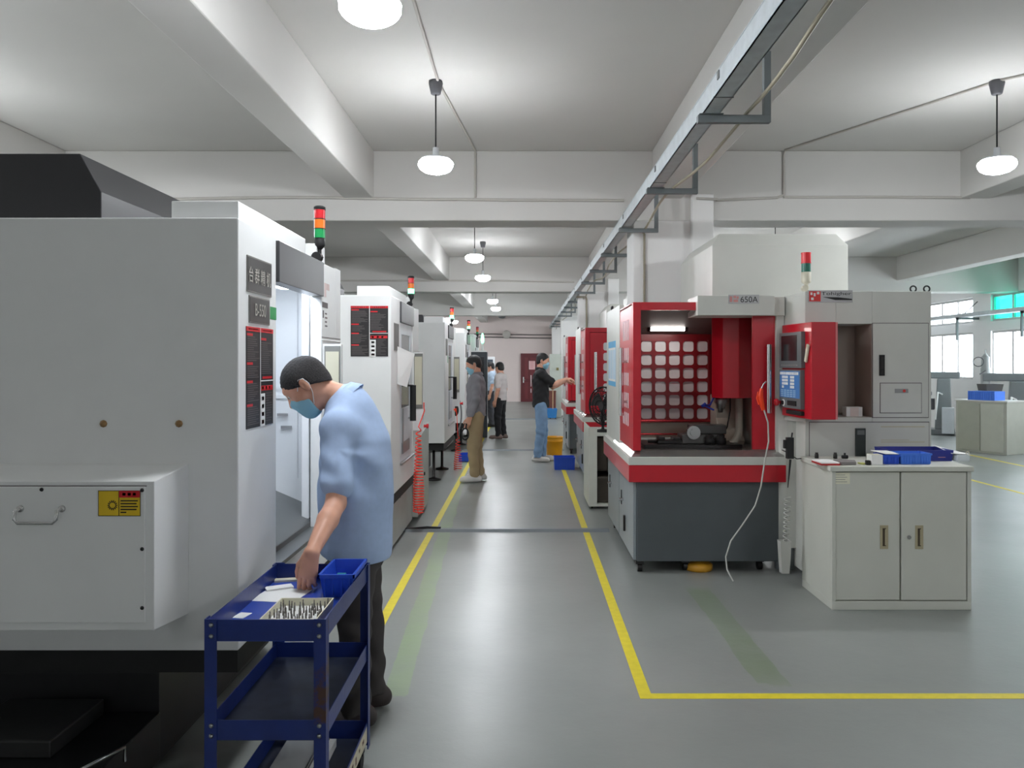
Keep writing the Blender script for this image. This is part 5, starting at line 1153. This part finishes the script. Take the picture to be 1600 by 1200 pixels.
def hand(f, wr, dr, nrm, side, curl=(.35, .5, .4), spread=.10, thumb=.6, sc_=1.0, tip=None):
    """palm, four unequal bent fingers and a thumb leaving the side of the palm; nrm points out of the back of the hand"""
    dr = unit(dr); nrm = A3(nrm); nrm = unit(nrm-dr*(nrm@dr)); lat = np.cross(dr, nrm)*side     # towards the thumb
    wr = A3(wr); kn = wr+dr*.088*sc_
    for o in (-.026, -.009, .009, .026): f.cone(wr+lat*o*.55*sc_, kn+lat*o*sc_-dr*abs(o)*.25, .0165*sc_, .0135*sc_, .012, flat=(nrm, 1.15))
    for i, (o, L) in enumerate(((.028, .95), (.0095, 1.06), (-.009, 1.0), (-.026, .8))):
        p = kn+lat*o*sc_-dr*abs(o)*.25; d = unit(dr+lat*o*spread*14)
        r0 = .0098*sc_*(1 if i < 3 else .9)
        for j, seg in enumerate((.044, .028, .022)):
            d = rot(d, lat, -(curl[j]*(1+.10*(i-1.5)))*1.0) if side > 0 else rot(d, lat, (curl[j]*(1+.10*(i-1.5)))*1.0)
            q = p+d*seg*L*sc_; f.cone(p, q, r0, r0*.93, .002); p = q; r0 *= .93
    p = wr+dr*.022*sc_+lat*.022*sc_-nrm*.004; d = unit(dr*.75+lat*.75*thumb/.6-nrm*.45)
    q = p+d*.042*sc_; f.cone(p, q, .0165*sc_, .0125*sc_, .012); d2 = unit(d+dr*.5-nrm*.2-lat*.35); q2 = q+d2*.032*sc_; f.cone(q, q2, .0122*sc_, .011*sc_, .004); q3 = q2+unit(d2-lat*.2)*.026*sc_; f.cone(q2, q3, .011*sc_, .009*sc_, .003)
def head_axes(J): F, U = unit(J['F']), unit(J['U']); U = unit(U-F*(U@F)); return F, U, np.cross(U, F)
def figure(name, label, loc, J, sty, h=.01, hs=None, fine=None):
    """J: joint positions in the world; sty: clothing"""
    r = thing(name, label, 'person', loc, group=None)
    hs = hs or h
    pts = np.array([A3(J[k]) for k in J if k not in ('F', 'U', 'T', 'nL', 'nR', 'dL', 'dR', 'tL', 'tR')])
    lo = pts.min(0)-.24; hi = pts.max(0)+.24; lo[2] = min(lo[2], -.02)
    F, U, L = head_axes(J); T = unit(J['T'])               # T: the way the chest faces
    c = A3(J['head']); H = lambda a, b, l=0.0: c+F*a+U*b+L*l; AX = (F, U, L)
    f = Field(lo, hi, h)
    # torso, legs
    bw = sty.get('girth', 1.0)
    f.cone(J['pelvis'], J['waist'], .150*bw, .138*bw, .03, flat=(T, 1.35)); f.cone(J['waist'], J['chest'], .138*bw, .160*bw, .03, flat=(T, 1.35))
    f.cone(A3(J['shL']), J['shR'], .058, .058, .05)
    f.cone(J['chest'], J['neck'], .085, .060, .05); f.cone(J['neck'], H(-.025, -.03), .058, .056, .03)
    for sd in 'LR':
        f.cone(J['hip'+sd], J['knee'+sd], .085, .056, .03); f.cone(J['knee'+sd], J['ankle'+sd], .056, .036, .02); f.cone(A3(J['knee'+sd])+(A3(J['ankle'+sd])-A3(J['knee'+sd]))*.15-T*.012, A3(J['knee'+sd])+(A3(J['ankle'+sd])-A3(J['knee'+sd]))*.5-T*.012, .05, .044, .03)
        tt = unit(J.get('t'+sd, T)); a = A3(J['ankle'+sd]); f.cone(a-A3((0, 0, .03)), a+tt*.14-A3((0, 0, a[2]-.035)), .036, .028, .02)
        f.cone(J['sh'+sd], J['el'+sd], .050, .041, .02); f.cone(J['el'+sd], A3(J['el'+sd])+(A3(J['wr'+sd])-A3(J['el'+sd]))*.35, .040, .042, .015); f.cone(A3(J['el'+sd])+(A3(J['wr'+sd])-A3(J['el'+sd]))*.35, J['wr'+sd], .042, .0265, .012)
        hand(f, J['wr'+sd], J['d'+sd], J['n'+sd], sty['hand'+sd].get('side', 1), **{k: v for k, v in sty['hand'+sd].items() if k != 'side'})
    # head
    f.ell(H(-.012, .032), (.098, .088, .077), AX, .02); f.ell(H(.022, -.03), (.072, .085, .064), AX, .03); f.ell(H(.052, -.088), (.034, .030, .036), AX, .03)
    f.ell(H(-.0, -.055), (.06, .04, .058), AX, .03); f.cone(H(.072, .038, -.03), H(.072, .038, .03), .02, .02, .02)
    f.cone(H(.088, .022), H(.108, -.018), .008, .0125, .010); f.ell(H(.098, -.022), (.014, .009, .018), AX, .006)
    f.ell(H(.088, -.052), (.013, .010, .024), AX, .008)
    for q in (-1, 1):
        f.ell(H(.094, .014, q*.032), (.016, .012, .018), AX, .012, sub=True); f.ell(H(.074, .012, q*.032), (.013, .0125, .0135), AX, .002)
        f.cone(H(.050, -.02, q*.05), H(.03, -.03, q*.058), .018, .018, .02)
        f.ell(H(-.012, -.004, q*.079), (.019, .032, .010), AX, .004); f.ell(H(-.004, -.004, q*.092), (.010, .018, .009), AX, .004, sub=True)
    f.build('body', sty.get('skin', SKIN), r)
    hb = lambda: Field(c-.17, c+.17, min(h, .0065))
    # hair
    g = hb(); g.ell(H(-.014, .034), (.1055, .0955, .083), AX, .0); g.ell(H(-.045, -.02), (.066, .065, .074), AX, .02)
    for q in (-1, 1): g.ell(H(.022, .012, q*.062), (.026, .036, .020), AX, .01)
    sl = sty.get('hairline', .95); g.cut(F*sl-U, H(0, sty.get('hairlow', -.012))); g.cut(F, H(.082, 0)); g.cut(-U, H(-.05, -.072))
    for q in (-1, 1): g.ell(H(-.012, -.012, q*.092), (.022, .032, .028), AX, .006, sub=True)
    g.wrinkle(lambda x, y, z: .0016*np.sin(x*310+y*170)*np.sin(z*290+y*210)+.0012*np.sin(x*620+z*300)*np.sin(y*540-z*420)); g.build('hair', sty.get('hair', HAIR), r)
    for q in (-1, 1):
        e = Field(H(.08, .012, q*.032)-.02, H(.08, .012, q*.032)+.02, .003) if h < .007 else None
        m = MB(r); m.ell(H(.0775, .012, q*.032), (.0115, .0115, .0115), 12, 8, 0); d_ = unit(F*.95+L*q*.2-U*.2); m.ell(H(.0775, .012, q*.032)+d_*.0072, (.006, .006, .006), 10, 6, 1); m.build('eye', [mat('eye_white', (226, 222, 216), .2), mat('iris_dark', (30, 22, 20), .15)], r)
        m = MB(r); m.tube([H(.083, .040, q*.014), H(.085, .045, q*.03), H(.074, .041, q*.05)], [.004, .0045, .003], n=6); m.build('eyebrow', HAIR, r)
    if sty.get('mask'):
        g = hb(); g.ell(H(.036, -.052), (.072, .074, .069), AX, .0); g.ell(H(.092, -.02), (.024, .018, .022), AX, .02)
        g.ell(H(.058, -.092), (.04, .036, .042), AX, .02)
        g.cut(U-F*.18, H(.09, .004)); g.cut(-U, H(0, -.128)); g.cut(-F-U*.25, H(.016, -.05)); mk = g.build('face_mask', MASK, r)
        for q in (-1, 1):
            m = MB(r); m.tube([H(.045, -.012, q*.062), H(.02, .008, q*.076), H(-.006, .03, q*.082), H(-.026, .02, q*.086), H(-.030, -.012, q*.082), H(-.012, -.05, q*.073), H(.022, -.088, q*.058)], .0018, n=5); m.build('ear_loop', MASKB, mk)
    # trousers
    kt = sty.get('trouser_r', 1.0); g = Field(lo, hi, hs)
    g.cone(J['pelvis'], A3(J['pelvis'])+(A3(J['waist'])-A3(J['pelvis']))*.7, .158*bw, .146*bw, .03, flat=(T, 1.3))
    for sd in 'LR':
        a = A3(J['ankle'+sd]); g.cone(J['hip'+sd], J['knee'+sd], .097*kt, .074*kt, .03); g.cone(J['knee'+sd], a+A3((0, 0, -.02)), .074*kt, sty.get('cuff', .060), .02)
    g.cut((0, 0, -1), (0, 0, min(A3(J['ankleL'])[2], A3(J['ankleR'])[2])-.012))
    g.wrinkle(lambda x, y, z: .005*np.sin(z*46+3*np.sin(x*22+y*13))*np.exp(-((z-.15)/.16)**2)+.004*np.sin(z*60+x*30)*np.exp(-((z-.47)/.12)**2)+.002*np.sin(z*34+x*40+y*35))
    g.build('trousers', sty['trousers'], r)
    # shirt
    if 'shirt_fn' in sty: g = sty['shirt_fn'](Field(lo, hi, hs))
    else:
        g = Field(lo, hi, hs); lp = A3(J['pelvis'])-A3((0, 0, .03))
        g.cone(lp, J['waist'], .172*bw, .160*bw, .03, flat=(T, 1.3)); g.cone(J['waist'], J['chest'], .160*bw, .178*bw, .03, flat=(T, 1.32)); g.cone(J['shL'], J['shR'], .070, .070, .05); g.cone(J['chest'], A3(J['neck'])-A3((0, 0, .01)), .10, .07, .05)
        for sd in 'LR':
            s0, e0, w0 = A3(J['sh'+sd]), A3(J['el'+sd]), A3(J['wr'+sd])
            if sty.get('long'): g.cone(s0, e0, .066, .058, .025); g.cone(e0, w0-(w0-e0)*.06, .058, .042, .02)
            else:
                q = s0+(e0-s0)*sty.get('sleeve', .72); s1 = Field(lo, hi, hs) if False else None
                g.cone(s0, q, .066, .062, .025, )
        g.wrinkle(lambda x, y, z: .0035*np.sin(z*38+x*24+4*np.sin(y*11+x*7))+.0025*np.sin(z*70-x*33+y*28))
        g.cut((0, 0, -1), (0, 0, A3(J['pelvis'])[2]-sty.get('hem', .06)))
    g.build('shirt', sty['shirt'], r)
    if sty.get('collar'):
        n = A3(J['neck']); ax = unit(c-U*.07-F*.02-n); m = MB(r); a = unit(np.cross(ax, T)); b = np.cross(a, ax); pts = []
        rows = []
        for rr_, hh in ((.072, .0), (.066, .035), (.069, .038), (.080, .012), (.086, -.004)):
            rows.append([n+ax*(hh+.012)+(a*math.cos(2*PI*i/24)*.95+b*math.sin(2*PI*i/24)*1.02)*rr_ for i in range(24)])
        vs = [p for row in rows for p in row]; m.add(vs, [(j*24+i, j*24+(i+1) % 24, (j+1)*24+(i+1) % 24, (j+1)*24+i) for j in range(4) for i in range(24)], 0, True); m.build('collar', sty.get('collar_mat', sty['shirt']), r)
    for sd in 'LR':
        a = A3(J['ankle'+sd]); tt = unit(J.get('t'+sd, T)); tt = unit((tt[0], tt[1], 0)); wd = np.array((-tt[1], tt[0], 0)); b0 = np.array((a[0], a[1], 0))
        g = Field(b0-A3((.33, .33, .02)), b0+A3((.33, .33, .2)), min(h, .008))
        g.cone(b0-tt*.045+A3((0, 0, .045)), b0+tt*.15+A3((0, 0, .038)), .048, .046, .02); g.cone(b0+tt*.08+A3((0, 0, .036)), b0+tt*.165+A3((0, 0, .034)), .050, .040, .02); g.cone(b0-tt*.02+A3((0, 0, .05)), a-tt*.012+A3((0, 0, .015)), .05, .048, .02)
        g.cut((0, 0, 1), (0, 0, a[2]+.03)); g.cut((0, 0, -1), (0, 0, .014)); o = g.build('shoe', sty['shoe'], r)
        g = Field(b0-A3((.33, .33, .02)), b0+A3((.33, .33, .1)), min(h, .008))
        g.cone(b0-tt*.045+A3((0, 0, .02)), b0+tt*.16+A3((0, 0, .02)), .052, .050, .02); g.cut((0, 0, 1), (0, 0, .024)); g.cut((0, 0, -1), (0, 0, .001)); g.build('sole', sty['sole'], o)
    return r
def standing(x, y, yaw, height, arms=None, nod=.15, lean=0.0, turn=0.0, stance=.09, step=0.0):
    """joints of an upright figure; yaw is the way it faces"""
    s = height/1.70; fw = A3((math.cos(yaw), math.sin(yaw), 0)); lt = A3((-math.sin(yaw), math.cos(yaw), 0)); up = A3((0, 0, 1)); o = A3((x, y, 0))
    p = lambda f_, l_, z_: o+fw*f_*s+lt*l_*s+up*z_*s
    hy = yaw+turn; hf = A3((math.cos(hy), math.sin(hy), 0))
    J = dict(T=fw, pelvis=p(0, 0, .93), waist=p(.0+lean*.3, 0, 1.06), chest=p(lean*.7, 0, 1.27), neck=p(-.012+lean, 0, 1.435), shL=p(-.01+lean*.95, .165, 1.385), shR=p(-.01+lean*.95, -.165, 1.385),
             hipL=p(0, .085, .88), hipR=p(0, -.085, .88), kneeL=p(.02+step*.5, stance, .48), kneeR=p(.02-step*.5, -stance, .48), ankleL=p(-.02+step, stance, .085), ankleR=p(-.02-step, -stance, .085))
    J['head'] = p(lean*1.2, 0, 1.585)+hf*.035*s
    J['F'] = hf*math.cos(nod)-up*math.sin(nod); J['U'] = up*math.cos(nod)+hf*math.sin(nod)
    for sd, q in (('L', 1), ('R', -1)):
        a = (arms or {}).get(sd)
        if a: J['el'+sd], J['wr'+sd], J['d'+sd], J['n'+sd] = [A3(v) for v in a]
        else:
            J['el'+sd] = p(-.03, q*.225, 1.11); J['wr'+sd] = p(.03, q*.235, .87); J['d'+sd] = fw*.25-up+lt*-.05*q; J['n'+sd] = lt*q
    J['tL'] = fw+lt*.15; J['tR'] = fw-lt*.15
    return J
# --- worker bent over the trolley
D0 = 3.58
def Q(px, py, D=D0): return A3(P(px, py, D))
hc = Q(479, 603, 3.55)
J = dict(head=hc, F=(-.70, -.03, -.72), U=(-.72, 0, .70), T=unit((-.97, -.2, -.12)), neck=Q(534, 624), chest=Q(553, 672), waist=Q(562, 775), pelvis=Q(561, 850),
         shL=Q(527, 668, 3.40), shR=Q(540, 668, 3.76), elL=Q(525, 786, 3.27), wrL=Q(487, 864, 3.03), dL=(-.13, -.20, -.97), nL=(.06, -.97, .2), elR=Q(545, 775, 3.80), wrR=Q(548, 845, 3.82), dR=(-.2, 0, -1), nR=(0, 1, 0),
         hipL=Q(557, 868, 3.50), hipR=Q(564, 868, 3.67), kneeL=Q(554, 985, 3.47), kneeR=Q(576, 985, 3.70), ankleL=Q(556, 1110, 3.50), ankleR=Q(581, 1090, 3.72), tL=(-.9, -.35, 0), tR=(-.9, -.2, 0))
J['ankleL'][2] = .085; J['ankleR'][2] = .085
POLO = mat('light_blue_polo', (172, 194, 228), .8, var=.03, scale=40, bump=.06, bscale=500)
def polo(g):
    a = lambda px, py, D=D0: Q(px, py, D)
    T = J['T']; dp = 1/2.87e2
    # loose torso: half depth along the chest direction from the outline, wide across
    for p0, p1, r0, r1 in ((a(556, 842), a(556, 770), .163, .163), (a(556, 770), a(556, 705), .163, .152), (a(556, 705), a(552, 655), .152, .108)):
        g.cone(p0, p1, r0*1.32, r1*1.32, .03, flat=(T, 1.32))
    g.cone(J['shL'], J['shR'], .066, .082, .06); g.cone(A3(J['shL'])+A3((.02, .05, -.01)), a(541, 634), .075, .07, .06); g.cone(a(566, 690), A3(J['shR'])+A3((0, -.03, -.02)), .10, .085, .05); g.cone(a(552, 660), a(541, 630), .115, .075, .04)
    for sd in 'LR':
        s0, e0 = A3(J['sh'+sd]), A3(J['el'+sd]); q = s0+(e0-s0)*.62
        g.cone(s0, s0+(e0-s0)*.75, .062, .067, .04)
    # folds radiating from the armpit and running down the back
    sx, sz = float(J['shL'][0]), float(J['shL'][2])
    def wr(x, y, z):
        dx = x-sx-.02; dz = sz-.10-z                               # measured from the armpit
        ang = np.arctan2(dx, dz+.02); rad = np.sqrt(dx*dx+dz*dz)
        fan = np.sin(ang*8+rad*9+1.2)*np.exp(-((rad-.24)/.17)**2)*np.clip((x-sx+.03)*14, 0, 1)*np.clip(1.4-np.abs(ang-.5)*.9, 0, 1)
        hem = np.sin(x*46+z*7)*np.exp(-((z-.86)/.09)**2)
        slv = np.sin((z-sz)*62+(x-sx)*30)*np.exp(-((z-(sz-.16))/.11)**2)*np.clip((sx+.07-x)*16, 0, 1)
        return (.0078*fan+.003*hem+.004*slv+.0012*np.sin(x*33+z*21+y*17)).astype(np.float32)
    g.wrinkle(wr)
    g.cut((-.12, .0, -1), a(505, 860)); g.cut((.0, .0, -1), a(560, 868))
    # sleeve end of the hanging arm
    return g
POLOS = dict(shirt=POLO, trousers=mat('charcoal_trousers', (62, 58, 57), .8, var=.06), shoe=mat('dark_brown_shoe', (52, 44, 42), .6), sole=RUB, collar=False, mask=True, shirt_fn=polo, girth=.98, hairline=.62, hairlow=-.002,
             handL=dict(side=1, curl=(.38, .55, .45), thumb=.45, spread=.15, sc_=.95), handR=dict(side=-1), cuff=.064, trouser_r=.92, hair=mat('greying_hair', (46, 42, 43), .6, var=.75, scale=220, bump=1.0, bscale=420))
front = figure('person', 'person in light blue polo and face mask bending over the blue trolley', (-.72, D0, 0), J, POLOS, h=.0048, hs=.007)
# polo collar
m = MB(front); n = Q(541, 624); ax = unit(Q(497, 590)-Q(545, 630)); a_ = A3((0, 1, 0)); b_ = np.cross(ax, a_); rows = []
for rr_, hh in ((.080, -.015), (.066, .030), (.0695, .034), (.083, .008), (.094, -.014)):
    rows.append([n+ax*(hh+.0*math.sin(2*PI*i/28))+(a_*math.cos(2*PI*i/28)*1.0+b_*math.sin(2*PI*i/28)*1.06)*rr_ for i in range(28)])
m.add([p for row in rows for p in row], [(j*28+i, j*28+(i+1) % 28, (j+1)*28+(i+1) % 28, (j+1)*28+i) for j in range(4) for i in range(28)], 0, True); m.build('collar', POLO, front)
HN = dict(side=1); HM = dict(side=-1)
# --- man in grey jacket
DG = 10.8; x = P(744, 0, DG).x
J = standing(x, DG, PI, 1.69, nod=.32, turn=.1, step=.03)
for sd, q in (('L', -1), ('R', 1)):
    J['el'+sd] = A3((x+.01, DG+q*.23, 1.12)); J['wr'+sd] = A3((x-.07, DG+q*.22, .87)); J['dL' if sd == 'L' else 'dR'] = A3((-.35, 0, -1)); J['n'+sd] = A3((0, q, 0))
# facing -X the left side is towards the camera (-Y)
figure('person', 'person in grey jacket and khaki trousers standing on the left aisle line', (x, DG, 0), J,
       dict(shirt=mat('grey_jacket', (138, 136, 142), .8, var=.04), trousers=mat('khaki_trousers', (168, 148, 114), .8, var=.05), shoe=mat('white_sneaker', (214, 212, 208), .6), sole=mat('white_sole', (226, 226, 222), .6), long=True, collar=True, mask=True, trouser_r=1.08, cuff=.062, hem=.04,
            handL=HN, handR=HM, hair=mat('black_hair', (26, 24, 25), .5, var=.4, scale=120, bump=.4, bscale=240)), h=.009, hs=.011)
r = thing('handheld_cable', 'small loop of black cable hanging beside the hand of the man in grey', 'cable', (x-.14, DG-.22, .62))
m = MB(r); m.tube([(x-.13+.045*math.cos(2*PI*k/16), DG-.25, .66+.075*math.sin(2*PI*k/16)) for k in range(16)], .010, n=6, closed=True); m.tube([(x-.12, DG-.245, .735), (x-.115, DG-.235, .80)], .01, n=6); m.build('loop', RUB, r)
# --- man in black tee and jeans, reaching right
DB = 13.0; x = P(845, 0, DB).x
arms = {'R': ((x+.22, DB-.20, 1.26), (P(884, 0, DB).x, DB+.02, 1.335), (1, .1, .05), (0, -.4, 1)), 'L': ((x+.2, DB+.24, 1.2), (x+.42, DB+.3, 1.3), (1, 0, .05), (0, .4, 1))}
J = standing(x, DB, 0.0, 1.75, arms=arms, nod=.2, turn=-.15, step=.04)
bk = figure('person', 'person in black t-shirt and light jeans operating the third red machine', (x, DB, 0), J,
       dict(shirt=mat('black_tee', (34, 34, 36), .85, var=.08), trousers=mat('washed_jeans', (124, 154, 186), .8, var=.12, scale=9), shoe=mat('white_canvas_shoe', (206, 202, 196), .6), sole=mat('white_sole', (226, 226, 222), .6), mask=True, collar=True, trouser_r=1.05, cuff=.066, hem=.08, sleeve=.78,
            handL=dict(side=-1, curl=(.5, .6, .4)), handR=dict(side=1, curl=(.5, .6, .4)), hair=mat('black_hair', (26, 24, 25), .5), girth=1.05), h=.009, hs=.011)
m = MB(bk); xb = x-.160
for k in range(12):
    a = PI*.15+PI*1.3*k/11
    m.obox((xb-.0, DB-.07+.06*math.cos(a), 1.31+.075*math.sin(a)), (.006, 0, 0), (0, .014*abs(math.sin(a))+.006, 0), (0, 0, .016))
for k in range(4): m.obox((xb-.0, DB-.09+.03*k, 1.16-.02*(k % 2)), (.006, 0, 0), (0, .009, 0), (0, 0, .022))
m.build('back_print', WHITEP, bk)
# --- man in white tee
DW = 16.8; x = P(782, 0, DW).x
J = standing(x, DW, PI-.35, 1.60, nod=.25, turn=-.5, step=.03)
figure('person', 'person in white t-shirt and black trousers, standing in the far part of the aisle', (x, DW, 0), J,
       dict(shirt=mat('white_tee', (216, 208, 206), .8), trousers=mat('black_trousers', (30, 30, 33), .8), shoe=mat('taupe_shoe', (118, 100, 92), .7), sole=RUB, mask=False, collar=False, cuff=.06, hem=.06, handL=HN, handR=HM, hair=mat('black_hair', (26, 24, 25), .5)), h=.011, hs=.012)
# --- man in pale blue shirt
DP_ = 20.0; x = P(768, 0, DP_).x
J = standing(x, DP_, PI, 1.60, nod=.3, stance=.11)
figure('person', 'person in pale blue shirt and dark grey trousers, farthest away on the left', (x, DP_, 0), J,
       dict(shirt=mat('pale_blue_shirt', (190, 208, 228), .8), trousers=mat('dark_grey_trousers', (66, 66, 72), .8), shoe=mat('black_shoe', (36, 34, 36), .6), sole=mat('white_sole', (226, 226, 222), .6), mask=False, collar=True, trouser_r=1.2, cuff=.08, hem=.06, handL=HN, handR=HM, hair=mat('black_hair', (26, 24, 25), .5)), h=.012, hs=.012)
